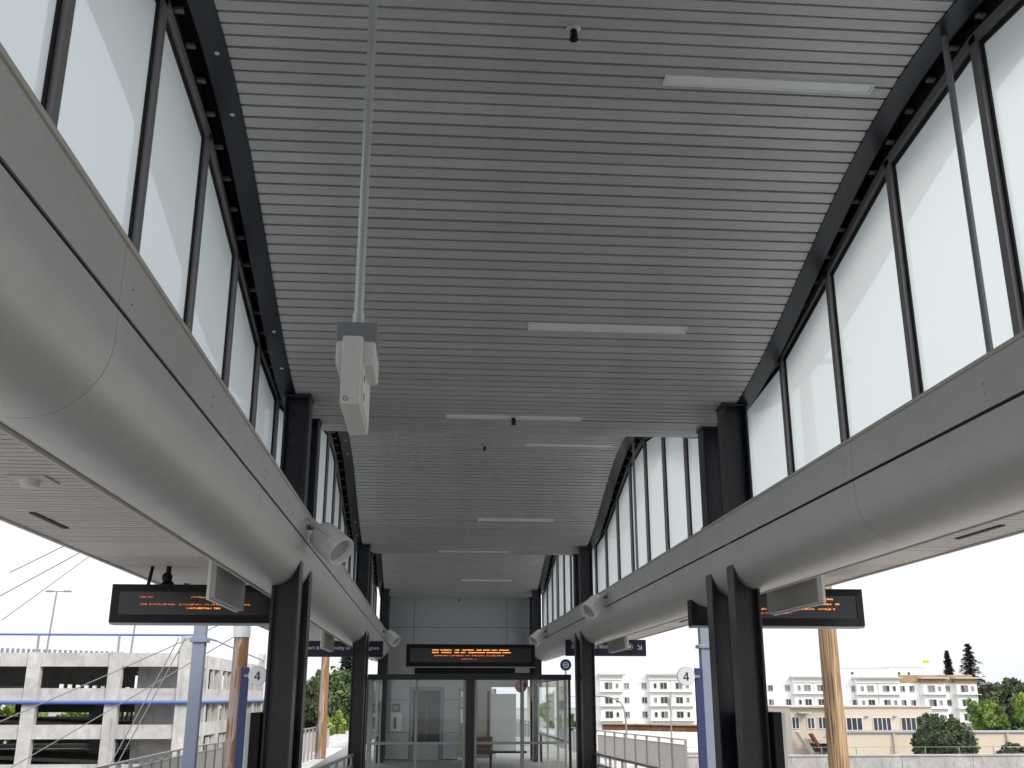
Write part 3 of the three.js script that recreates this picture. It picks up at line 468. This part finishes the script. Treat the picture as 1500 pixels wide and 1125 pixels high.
// ---------- parking garage ----------
{
  const o = thing('parking_garage', 'concrete multi-storey parking garage with blue rails on the left', 'parking garage'), X0 = -84, X1 = -19.5, Z0 = 88, Z1 = 126, cols = [];
  const bands = [[4.56, 5.63], [1.75, 2.87], [-1.01, 0.07], [-4.0, -2.9], [-7.0, -5.9]];
  for (let x = -25.55; x > X0; x -= 6.42) cols.push(x);
  for (const [a, c] of bands) {
    part(o, 'spandrel', box(X0, X1, a, c, Z0, Z0 + 0.35), M.garage); part(o, 'spandrel', box(X1 - 0.35, X1, a, c, Z0 + 0.351, Z1), M.garage); part(o, 'spandrel', box(X0, X1 - 0.351, a, c, Z1 - 0.35, Z1), M.garage);
    part(o, 'floor_slab', box(X0 + 0.1, X1 - 0.36, c - 0.72, c - 0.42, Z0 + 0.36, Z1 - 0.36), M.garage);
  }
  for (const x of cols) { const m = part(o, 'pillar', box(x - 0.52, x + 0.52, GY, 5.68, Z0 - 0.12, Z0 + 0.6), M.garage); part(o, 'pillar', box(x - 0.4, x + 0.4, GY, 5.6, Z1 - 0.7, Z1 + 0.06), M.garage); part(o, 'pillar', box(x - 0.35, x + 0.35, GY, 5, 106, 106.7), M.garage); }
  part(o, 'corner_tower', box(X1 - 1.0, X1 + 0.05, GY, 7.0, Z0 - 0.15, Z0 + 1.4), M.garage);
  for (let Z = Z0 + 6.2; Z < Z1 + 1; Z += 6.25) part(o, 'pillar', box(X1 - 0.6, X1 + 0.1, GY, Z > Z1 - 1 ? 7.0 : 5.66, Z - 0.45, Z + 0.45), M.garage);
  for (let Z = Z0 + 3.1; Z < Z1; Z += 6.25) for (const [, c] of bands.slice(1)) part(o, 'fin', box(X1 - 0.3, X1 - 0.02, c, c + 1.69, Z - 0.14, Z + 0.14), M.garage);
  part(o, 'inner_wall', box(X0, X1 - 8, 2.2, 4.9, 101, 101.3), M.garage); part(o, 'inner_wall', box(X0, -42, -7, 2.1, 105, 105.3), M.garage); part(o, 'inner_wall', box(-42, -26.5, 0.7, 2.1, 112, 112.3), M.garage); part(o, 'inner_wall', box(-42, -26.5, -2.3, -0.95, 112, 112.3), M.garage); part(o, 'inner_wall', box(-26.5, X1 - 5, -7, 2.1, 110, 110.3), M.garage);
  const st = part(o, 'stair_core', box(X1 - 5, X1 - 1.6, GY, 5.2, Z0 + 3, Z0 + 14), M.garage);
  for (const [x, Z, y] of [[-45, 98, 2.0], [-45, 98, -0.9], [-45, 98, -3.9]]) { const g = new THREE.BoxGeometry(48, 0.3, 8); g.rotateZ(-0.045); g.translate(x, y + 1.4, -Z - 3); part(o, 'ramp', metricUV(g), M.garage); }
  for (const y of [1.93]) { part(o, 'blue_pipe', rod(V(X0, y - 0.15, Z0 - 0.3), V(X1 + 0.2, y - 0.15, Z0 - 0.3), 0.15), M.bluepipe); part(o, 'blue_pipe', rod(V(X1 + 0.25, y - 0.15, Z0), V(X1 + 0.25, y - 0.15, Z1), 0.15), M.bluepipe); }
  part(o, 'top_rail', rod(V(X0, 7.08, Z0 + 0.2), V(X1 + 0.1, 7.08, Z0 + 0.2), 0.09), M.bluepipe); part(o, 'top_rail', rod(V(X1, 7.08, Z0 + 0.2), V(X1, 7.08, Z0 + 9), 0.09), M.bluepipe); part(o, 'top_rail', rod(V(X1, 7.08, Z0 + 9), V(X1, 6.2, Z1), 0.07), M.steel);
  for (const x of [...cols, X1 - 0.4]) part(o, 'rail_post', rod(V(x, 5.6, Z0 + 0.2), V(x, 7.08, Z0 + 0.2), 0.09), M.rail);
  for (let i = 0; i < 26; i++) part(o, 'deck_picket', box(-36.0 + i * 0.42, -35.82 + i * 0.42, 5.2, 6.06 - i * 0.012, Z0 + 1.0, Z0 + 1.2), M.steel);
  for (let i = 0; i < 9; i++) part(o, 'barrier_post', box(-25 + i * 0.66 - 5.2, -24.7 + i * 0.66 - 5.2, 2.2, 3.2 - i * 0.03, Z0 + 1.2, Z0 + 1.4), M.white);
  for (const y of [-0.4, -3.3]) for (let i = 0; i < 11; i++) { part(o, 'inner_fin', box(-31.4 + i * 0.5, -31.22 + i * 0.5, y - 0.1, y + 1.5, Z1 - 1.5, Z1 - 1.2), M.steel); part(o, 'inner_fin', box(-37.9 + i * 0.5, -37.7 + i * 0.5, y - 0.1, y + 1.5, Z1 - 1.5, Z1 - 1.2), M.steel); }
}
for (const [x, top, w] of [[-32.6, 10.9, 'leftmost'], [-25.6, 10.85, 'second']]) {
  const o = thing('garage_lamp', `${w} thin double-headed lamp post on the garage roof`, 'lamp post', 'garage roof lamps'), Z = 92;
  part(o, 'pole', rod(V(x, 5, Z), V(x + 0.25, top, Z), 0.09, 0.07), M.rail); part(o, 'crossarm', bar(V(x - 0.6, top, Z), V(x + 1.1, top + 0.02, Z), 0.09, 0.09), M.rail); for (const d of [-0.65, 0.85]) part(o, 'lamp_head', rbox(x + d, x + d + 0.6, top - 0.05, top + 0.1, Z - 0.2, Z + 0.2, 0.03), M.rail);
}

// ---------- wires ----------
const wireLabels = ['upper', 'second', 'third', 'lowest', 'steep', 'second steep', 'short'];
[[[-13.5, 6.0, 34], [-6, 10.2, 34], 'uppermost thin cable in the sky left of the canopy'], [[-13.8, 5.2, 34], [-6, 10.0, 34], 'second thin cable in the sky left of the canopy'], [[-17.5, 5.2, 44], [-9.5, 11.9, 44], 'third thin cable in the sky crossing to the canopy'],
 [[-14.1, 1.35, 36], [-6.4, 4.9, 36], 'thin cable crossing the garage front to the wooden pole'], [[-14.1, -0.4, 36], [-6.4, 4.3, 36], 'lower thin cable crossing the garage front'],
 [[-9.95, -0.3, 34], [-8.0, 4.0, 34], 'left one of two steep guy wires before the garage'], [[-9.75, -0.3, 34], [-7.8, 4.0, 34], 'right one of two steep guy wires before the garage']].forEach(([a, c, label]) => {
  const A = V(...a), B = V(...c), mid = A.clone().lerp(B, 0.5); mid.y -= 0.05; solo('cable', new THREE.TubeGeometry(new THREE.QuadraticBezierCurve3(A, mid, B), 16, 0.018, 6), M.cable, label, 'cable', 'thin cables');
});

// ---------- right: white apartment block under construction ----------
{
  const o = thing('apartment_block', 'white apartment block under construction on the right with bay windows', 'building'), Z = 215, K = 0.1454, wx = (px) => 33.1 + (px - 868) * K, wy = (py) => 6.36 - (py - 990) * 0.1336;
  part(o, 'wall', box(wx(868), wx(1424), GY, wy(993), Z, Z + 18), M.white);
  part(o, 'penthouse', box(wx(1250), wx(1318), wy(993), wy(978), Z + 5, Z + 14), M.white); part(o, 'penthouse', box(wx(1320), wx(1372), wy(993), wy(976), Z + 5, Z + 14), M.white); part(o, 'penthouse_roof', box(wx(1252), wx(1314), wy(978), wy(976.4), Z + 4.4, Z + 14.5), M.lightgrey); part(o, 'penthouse_roof', box(wx(1322), wx(1372), wy(976), wy(974.4), Z + 4.4, Z + 14.5), M.lightgrey); part(o, 'stair_tower', box(wx(1366), wx(1390), wy(993), wy(962), Z + 6, Z + 12), M.white); part(o, 'green_sheet', box(wx(1372), wx(1381), wy(968.5), wy(964), Z + 5.9, Z + 5.98), M.green);
  part(o, 'board_band', box(wx(1312), wx(1423), wy(1000), wy(988), Z - 0.12, Z - 0.01), M.osb);
  part(o, 'parapet', box(wx(868), wx(1311), wy(994), wy(988), Z - 0.06, Z + 0.3), M.white);
  for (const px of [1257, 1328, 1343]) part(o, 'vent', box(wx(px), wx(px + 4), wy(987), wy(983), Z + 4.9, Z + 4.99), M.wglass);
  const win = (px, py, w, h, z, panes) => { const x = wx(px), y = wy(py), f = part(o, 'window', join([box(x - w / 2 - 0.12, x + w / 2 + 0.12, y + h / 2, y + h / 2 + 0.14, z - 0.12, z), box(x - w / 2 - 0.12, x + w / 2 + 0.12, y - h / 2 - 0.14, y - h / 2, z - 0.12, z), box(x - w / 2 - 0.12, x - w / 2, y - h / 2, y + h / 2, z - 0.12, z), box(x + w / 2, x + w / 2 + 0.12, y - h / 2, y + h / 2, z - 0.12, z)]), M.wframe); for (let i = 0; i < panes; i++) part(f, 'pane', box(x - w / 2 + i * w / panes + (i ? 0.05 : 0), x - w / 2 + (i + 1) * w / panes - (i < panes - 1 ? 0.05 : 0), y - h / 2, y + h / 2, z - 0.06, z - 0.01), rs() < (py < 1012 ? 0.75 : 0.22) ? M.wglassPale : M.wglass); };
  const bays = [[878, 908, 0], [948, 1008, 0], [1155, 1212, 3], [1247, 1308, 4], [1345, 1377, 4], [1394, 1424, 4]];
  for (const [a, c, dy] of bays) {
    const m = (a + c) / 2, tan = a > 1330 ? M.osb : M.white;
    const bw = part(o, 'bay', box(wx(a), wx(c), wy(1060 + dy), wy(993 + dy), Z - 1.2, Z - 0.001), M.white);
    part(bw, 'cornice', box(wx(a - 4), wx(c + 4), wy(990 + dy), wy(987.5 + dy), Z - 2.2, Z - 0.2), M.lightgrey); part(bw, 'frieze', box(wx(a - 1), wx(c + 1), wy(996.5 + dy), wy(990.2 + dy), Z - 1.5, Z - 0.2), tan);
    for (const py of [1005, 1026, 1047]) {
      const y = py + dy; part(bw, 'ledge', box(wx(a - 3), wx(c + 3), wy(y + 9), wy(y + 7.8), Z - 1.9, Z - 0.3), M.wframe);
      if (c - a > 40) { win(a + 19, y, 1.35, 1.2, Z - 1.2, 2); win(c - 19, y, 1.35, 1.2, Z - 1.2, 2); win(a + 7, y, 0.55, 0.95, Z - 1.2, 1); win(c - 7, y, 0.55, 0.95, Z - 1.2, 1); part(bw, 'divider', box(wx(m - 0.7), wx(m + 0.7), wy(y + 7.6), wy(y - 8), Z - 1.35, Z - 1.2), M.wframe); }
      else { win(a + 11, y, 1.5, 1.3, Z - 1.2, 2); win(a + 23, y, 0.5, 0.9, Z - 1.2, 1); }
    }
  }
  for (const [px, dy] of [[916, 0], [941, 0], [1123, 3], [1148, 3], [1245, 4], [1317, 4], [1331, 4], [1384, 4]]) for (const py of [1005, 1026, 1047]) win(px, py + dy, 0.95, 1.1, Z, 2);
  for (let i = 0; i < 26; i++) part(o, 'sheathing_seam', box(wx(868 + i * 21.5), wx(868.35 + i * 21.5), wy(1062), wy(994), Z - 0.012, Z - 0.002), M.wframe);
  part(o, 'end_gutter', rod(V(wx(1424.8), wy(1065), Z - 0.4), V(wx(1424.8), wy(993), Z - 0.4), 0.12), M.grey);
}
{
  const o = thing('formwork_band', 'long brown timber formwork below the white apartment block', 'formwork'), Z = 205, wx = (px) => 31.6 + (px - 868) * 0.1385, wy = (py) => 6.16 - (py - 990) * 0.1274;
  for (let i = 0; i < 9; i++) { part(o, 'board', box(wx(880 + i * 17), wx(896.6 + i * 17), wy(1069 + i * 0.45), wy(1061 + i * 0.3), Z, Z + 0.4), M.brownboard); part(o, 'cap_board', box(wx(880 + i * 17), wx(896.6 + i * 17), wy(1061 + i * 0.3), wy(1059.3 + i * 0.3), Z - 0.4, Z + 1.6), M.osb); }
  for (let i = 0; i < 3; i++) part(o, 'board', box(wx(1131 + i * 9), wx(1139 + i * 9), wy(1073), wy(1066), Z, Z + 0.4), M.brownboard); part(o, 'cap_board', box(wx(1130), wx(1160), wy(1066), wy(1064), Z - 0.4, Z + 1), M.osb);
}
{
  const o = thing('low_white_building', 'low white building below the apartment block beside the dark right column', 'building'); part(o, 'wall', box(58, 64.6, GY, -3.9, 188, 196), M.white); part(o, 'roof', box(57.6, 65, -3.9, -3.6, 187.6, 196.4), M.lightgrey); part(o, 'door', box(61.4, 62.4, -6.8, -4.9, 187.9, 187.98), M.wglass); part(o, 'door', box(58.6, 60.4, -7.4, -4.9, 187.9, 187.98), M.offwhite);
}
// ---------- right: beige commercial building ----------
{
  const o = thing('beige_building', 'beige stucco building with wide windows before the white apartment block', 'building'), Z = 140, wx = (px) => 48.48 + (px - 1160) * 0.0948, wy = (py) => 1.05 - (py - 1034) * 0.0869;
  part(o, 'wall', box(wx(1212), wx(1364), GY, wy(1036.5), Z, Z + 14), M.stucco); part(o, 'wall', box(wx(1158), wx(1211.9), GY, wy(1036.5), Z + 0.4, Z + 14), M.stuccoGrey);
  part(o, 'coping', box(wx(1157), wx(1365), wy(1036.4), wy(1034.2), Z - 0.2, Z + 14.2), M.stuccoGrey);
  part(o, 'lower_wall', box(wx(1214), wx(1640), GY, wy(1072.5), Z - 5, Z - 0.02), M.stucco); part(o, 'lower_coping', box(wx(1213), wx(1640), wy(1072.4), wy(1070.6), Z - 5.2, Z - 0.02), M.grey);
  part(o, 'buttress', box(wx(1279), wx(1281.5), GY, wy(1073), Z - 5.3, Z - 5.01), M.stuccoGrey); part(o, 'buttress', box(wx(1440), wx(1443), GY, wy(1073), Z - 5.3, Z - 5.01), M.stuccoGrey);
  const W = (a, c, y0, y1, n, z) => { const f = part(o, 'window', join([box(wx(a) - 0.06, wx(c) + 0.06, wy(y0), wy(y0) + 0.08, z - 0.1, z), box(wx(a) - 0.06, wx(c) + 0.06, wy(y1) - 0.08, wy(y1), z - 0.1, z), ...Array.from({ length: n + 1 }, (_, i) => box(wx(a) + (wx(c) - wx(a)) * i / n - 0.05, wx(a) + (wx(c) - wx(a)) * i / n + 0.05, wy(y1), wy(y0), z - 0.09, z))]), M.wframe); for (let i = 0; i < n; i++) part(f, 'pane', box(wx(a) + (wx(c) - wx(a)) * i / n + 0.05, wx(a) + (wx(c) - wx(a)) * (i + 1) / n - 0.05, wy(y1), wy(y0), z - 0.05, z - 0.01), M.wglass); };
  W(1237, 1260, 1052, 1069.5, 3, Z); W(1276, 1302, 1052, 1070, 4, Z); W(1317, 1353, 1052, 1070, 5, Z); W(1159.5, 1170, 1051, 1067, 2, Z + 0.4); W(1198, 1209, 1051, 1067, 2, Z + 0.4); W(1182, 1192, 1052, 1067, 2, Z + 0.4);
  for (const px of [1265, 1306]) part(o, 'wall_lamp', rbox(wx(px), wx(px + 4), wy(1051), wy(1049), Z - 0.4, Z - 0.001, 0.05), M.grey);
  part(o, 'awning', box(wx(1168), wx(1184), wy(1045), wy(1043.4), Z - 1, Z + 0.38), M.stuccoGrey);
  const st = part(o, 'stair', bar(V(wx(1162), wy(1070), Z - 1), V(wx(1180), wy(1103), Z - 1), 1.2, 0.5), M.stuccoGrey); part(o, 'stair', bar(V(wx(1176), wy(1074), Z - 2), V(wx(1192), wy(1103), Z - 2), 1.0, 0.3), M.brownboard); part(o, 'stair_landing', box(wx(1181), wx(1212), wy(1088), wy(1082), Z - 2, Z + 0.39), M.stuccoGrey); part(o, 'shop_front', box(wx(1184), wx(1211), wy(1101), wy(1089), Z + 0.3, Z + 0.395), M.wglass);
}
{
  const o = thing('road_parapet', 'long pale concrete parapet low across the right side', 'parapet'); for (let i = 0; i < 12; i++) part(o, 'wall_section', box(24 + i * 7, 30.96 + i * 7, GY, -3.2 - (i % 3) * 0.01, 100, 100.4), M.concrete); part(o, 'cap', box(24, 108, -3.2, -3.05, 99.9, 100.5), M.concrete); for (let i = 0; i < 22; i++) part(o, 'rail_post', box(27 + i * 3.4, 27.05 + i * 3.4, -3.05, -2.4, 100.1, 100.2), M.rail); part(o, 'top_rail', box(24, 108, -2.4, -2.36, 100.1, 100.15), M.rail);
  const w = thing('station_wall', 'low pale wall behind the first right column and wooden pole', 'wall'); part(w, 'wall', box(13, 60, -8, -1.9, 46, 46.4), M.concrete); part(w, 'cap', box(13, 60, -1.9, -1.8, 45.9, 46.5), M.concrete);
}
for (const [x, Z, top, label, arm] of [[24.6, 150, 2.2, 'curved grey street lamp before the white apartment block', -4], [43.3, 190, 2.9, 'thin street pole before the white apartment block', 0]]) {
  const o = thing('street_lamp', label, 'street lamp', 'street lamps');
  if (arm) { part(o, 'pole', new THREE.TubeGeometry(new THREE.CatmullRomCurve3([V(x + 3, GY, Z), V(x + 3, top - 2.2, Z), V(x + 2.4, top - 0.7, Z), V(x + 0.6, top, Z), V(x + arm, top + 0.15, Z)]), 30, 0.12, 8), M.rail); part(o, 'lamp_head', rbox(x + arm - 0.9, x + arm, top + 0.05, top + 0.28, Z - 0.2, Z + 0.2, 0.08), M.galv); }
  else { part(o, 'pole', rod(V(x, GY, Z), V(x, top, Z), 0.13, 0.09), M.rail); part(o, 'crossarm', bar(V(x - 1.0, top - 0.7, Z), V(x + 1.2, top - 0.7, Z), 0.12, 0.12), M.rail); part(o, 'signal', rbox(x - 0.5, x + 0.1, top - 2.2, top - 0.8, Z - 0.3, Z, 0.05), M.grey); }
}
// cream house and hedge seen through the vestibule
{ const o = thing('cream_house', 'small cream house seen through the right vestibule glass', 'house'); part(o, 'wall', box(12.4, 16.6, GY, 3.4, 128, 136), M.stucco); const r = new THREE.CylinderGeometry(0.01, 4.4, 1.6, 4, 1).rotateY(Math.PI / 4); part(o, 'roof', metricUV(r.translate(14.5, 4.2, -132)), M.stuccoGrey); for (const x of [13.4, 15.2]) { const f = part(o, 'window', box(x, x + 1.1, 0.6, 1.9, 127.9, 128.0), M.wframe); part(f, 'pane', box(x + 0.1, x + 1.0, 0.7, 1.8, 127.86, 127.899), M.wglass); } }
{ const o = thing('fence_notice', 'white notice board on the track fence beyond the vestibule', 'sign'); part(o, 'board', rbox(6.2, 7.0, 0.05, 0.75, 44.5, 44.56, 0.01), M.white); part(o, 'emblem', new THREE.TorusGeometry(0.14, 0.03, 6, 20).translate(6.6, 0.42, -44.48), M.grey); for (const x of [6.3, 6.85]) part(o, 'post', box(x, x + 0.05, -1.05, 0.04, 44.52, 44.56), M.rail); }

// ---------- trees ----------
function crown(seed, lobes, n, leaf) {               // leaf-sized faces spread through overlapping clumps
  const r = rng(seed), pos = [], nor = [], col = []; const v = new THREE.Vector3(), u = new THREE.Vector3(), w = new THREE.Vector3(), tot = lobes.reduce((a, l) => a + l[3] * l[4], 0);
  for (const [cx, cy, cz, rx, ry] of lobes) {
    const k = Math.round(n * rx * ry / tot), clumps = Array.from({ length: Math.max(5, Math.round(k / 55)) }, () => { const t = r() * 6.283, c = r() * 2 - 1, s = Math.sqrt(1 - c * c), q = 0.55 + 0.45 * Math.sqrt(r()); return [s * Math.cos(t) * q, c * q, s * Math.sin(t) * q, 0.16 + 0.16 * r(), 0.7 + 0.6 * r(), 0.8 + 0.5 * r()]; });
    for (let i = 0; i < k; i++) {
      const c = clumps[(r() * clumps.length) | 0], t = r() * 6.283, h = r() * 2 - 1, s = Math.sqrt(1 - h * h), q = c[3] * Math.cbrt(r());
      const x = cx + rx * (c[0] + s * Math.cos(t) * q), y = cy + ry * (c[1] + h * q), z = cz + rx * (c[2] + s * Math.sin(t) * q), L = leaf * (0.6 + 0.8 * r());
      v.set(r() - 0.5, r() - 0.5, r() - 0.5).normalize(); u.set(r() - 0.5, r() - 0.5, r() - 0.5).cross(v).normalize(); w.copy(v).cross(u);
      const tone = c[4] * (0.8 + 0.4 * r()), tr = tone * c[5], tb = tone * (0.8 + 0.4 * r());
      for (const [a, b] of [[-1, 0], [0, -0.6], [1, 0], [-1, 0], [1, 0], [0, 0.6]]) { pos.push(x + (u.x * a + w.x * b) * L, y + (u.y * a + w.y * b) * L, z + (u.z * a + w.z * b) * L); nor.push(v.x, v.y, v.z); col.push(tr, tone, tb); }
    }
  }
  const g = new THREE.BufferGeometry(); g.setAttribute('position', new THREE.Float32BufferAttribute(pos, 3)); g.setAttribute('normal', new THREE.Float32BufferAttribute(nor, 3)); g.setAttribute('color', new THREE.Float32BufferAttribute(col, 3)); return g;
}
const leafMats = {}; function leafMat(r, g, b) { const k = [r, g, b].join(); return leafMats[k] ??= new THREE.MeshPhysicalMaterial({ color: new THREE.Color().setRGB(r, g, b), roughness: 0.9, vertexColors: true, transmission: 0.3, thickness: 0, side: THREE.DoubleSide }); }
let tseed = 500;
function tree(label, x, Z, rx, y0, y1, colr, n, leaf, group, name = 'broadleaf_tree') {
  const o = thing(name, label, 'tree', group), r = rng(++tseed), cy = (y0 + y1) / 2, ry = (y1 - y0) / 2, lobes = [[x, cy, -Z, rx * 0.86, ry * 0.86]];
  for (let i = 0; i < 7; i++) { const t = r() * 6.283, q = 0.35 + 0.35 * r(); lobes.push([x + Math.cos(t) * rx * q, cy + (r() * 1.2 - 0.55) * ry, -Z + Math.sin(t) * rx * q, rx * (0.3 + 0.22 * r()), ry * (0.28 + 0.2 * r())]); }
  part(o, 'crown', crown(tseed, lobes, n, leaf), leafMat(...colr));
  const limbs = [rod(V(x, GY, Z), V(x, cy, Z), rx * 0.09 + 0.1, rx * 0.04 + 0.05)]; for (let i = 0; i < 4; i++) { const t = r() * 6.283; limbs.push(rod(V(x, y0 + ry * (0.3 + 0.3 * i / 4), Z), V(x + Math.cos(t) * rx * 0.55, cy + ry * 0.4, Z + Math.sin(t) * rx * 0.55), rx * 0.035 + 0.04, 0.03)); } part(o, 'trunk', join(limbs), M.bark);
}
function conifer(label, x, Z, R, y0, y1, colr, group) {
  const o = thing('conifer_tree', label, 'tree', group), r = rng(++tseed), pos = [], nor = [], col = [];
  const N = 42; for (let i = 0; i < N; i++) { const f = i / N, y = y0 + (y1 - y0) * f, br = R * (1 - f) * (0.7 + 0.5 * r()) + 0.15; const nb = 6 + Math.round(6 * (1 - f));
    for (let b = 0; b < nb; b++) { const t = r() * 6.283, len = br * (0.55 + 0.6 * r()); for (let k = 0; k < 16; k++) { const q = (k + r()) / 16, cx = x + Math.cos(t) * len * q, cz = -Z + Math.sin(t) * len * q, cy = y - len * q * q * 0.35 + (r() - 0.5) * 0.4, L = 0.3 + 0.3 * r(), a = r() * 6.283, tn = 0.7 + 0.6 * r(); const n = new THREE.Vector3(r() - 0.5, r() + 0.2, r() - 0.5).normalize(); for (const d of [0, 2.1, 4.2]) { pos.push(cx + Math.cos(a + d) * L, cy + (r() - 0.6) * L * 0.7, cz + Math.sin(a + d) * L); nor.push(n.x, n.y, n.z); col.push(tn, tn, tn); } } } }
  const g = new THREE.BufferGeometry(); g.setAttribute('position', new THREE.Float32BufferAttribute(pos, 3)); g.setAttribute('normal', new THREE.Float32BufferAttribute(nor, 3)); g.setAttribute('color', new THREE.Float32BufferAttribute(col, 3));
  part(o, 'crown', g, leafMat(...colr)); part(o, 'trunk', rod(V(x, GY, Z), V(x, y1 - 0.5, Z), 0.45, 0.05), M.bark);
}
const DK = [0.055, 0.085, 0.03], MD = [0.07, 0.13, 0.035], LT = [0.16, 0.27, 0.04], BR = [0.22, 0.34, 0.05], CN = [0.055, 0.085, 0.07];
tree('dark green tree behind the thin wooden pole on the left', -12.2, 108, 3.8, -5.5, 3.6, DK, 9000, 0.3, 'trees on the left');
tree('tall mid-green tree right of the thin wooden pole', -8.8, 112, 3.6, -5.5, 5.4, MD, 9000, 0.3, 'trees on the left');
tree('bright yellow-green small tree low beside the second left column', -9.0, 100, 1.5, -4.6, 0.9, BR, 2600, 0.2, 'trees on the left');
tree('light green tree seen at the left edge of the vestibule', -6.6, 118, 2.2, -5, 2.2, LT, 3000, 0.26, 'trees on the left');
tree('dark tree between the garage and the first left column', -15.9, 140, 3.0, -5, 4.6, MD, 3600, 0.32, 'trees on the left');
conifer('tall dark conifer behind the trees between the left columns', -9.9, 125, 3.0, -2, 7.6, CN, 'conifers');
[[-52, 3.0], [-46, 2.2], [-41, 2.8], [-37, 2.4], [-33.5, 2.8], [-30, 2.2], [-26.5, 2.6], [-23, 2.6]].forEach(([x, h], i) => tree(`yellow-green tree seen through the garage floors, ${['first', 'second', 'third', 'fourth', 'fifth', 'sixth', 'seventh', 'eighth'][i]} from left`, x, 133 + i, 4.6, -8, h, i % 2 ? BR : LT, 3200, 0.36, 'trees behind the garage'));
tree('small tree top showing over the garage roof edge', -31.3, 140, 1.9, 3, 8.6, MD, 2200, 0.26, 'trees behind the garage');
conifer('tall dark conifer at the right end of the apartment block', 119.5, 226, 11.0, -6, 13.8, CN, 'conifers'); conifer('thin faded conifer behind the stair tower of the apartment block', 123.6, 244, 3.2, 0, 12.9, CN, 'conifers');
[[118.5, 214, 6, 6.2, DK], [128.5, 232, 7, 5.8, DK], [140, 240, 7, 6.6, DK], [133, 222, 5, 4.4, MD]].forEach(([x, Z, r, h, c], i) => tree(`dark green tree in the wood at the right edge, ${['first', 'second', 'third', 'fourth'][i]} from the apartment block`, x, Z, r, -8, h, c, 5200, 0.55, 'trees on the right'));
[[101.8, 188, 3.4, 2.0, LT], [110, 186, 4.6, 3.4, BR], [118.6, 188, 4.0, 2.4, LT]].forEach(([x, Z, r, h, c], i) => tree(`light green tree over the beige wall, ${['left', 'middle', 'right'][i]} one`, x, Z, r, -7.5, h, c, 5200, 0.36, 'trees on the right'));
tree('round dark green bush before the beige building', 61.2, 124, 3.7, -6.6, 0.3, DK, 16000, 0.19, 'bushes', 'round_bush');
tree('small low bush at the right edge before the beige wall', 70.5, 124, 3.2, -6.8, -2.9, DK, 4500, 0.2, 'bushes', 'round_bush'); tree('low scrub beside the round bush', 64.8, 123, 1.5, -6.8, -4.6, DK, 1500, 0.18, 'bushes', 'round_bush');
[[7.5, 72, 1.1], [8.3, 74, 1.2], [9.0, 73, 1.0]].forEach(([x, Z, r], i) => tree(`green hedge shrub seen through the right vestibule glass, ${['left', 'middle', 'right'][i]} one`, x, Z, r, -3.5, 1.2, MD, 2600, 0.14, 'hedge shrubs', 'hedge_shrub'));

scene.traverse((o) => { if (o.isMesh) { o.castShadow = true; o.receiveShadow = true; } });
renderer.render(scene, camera);
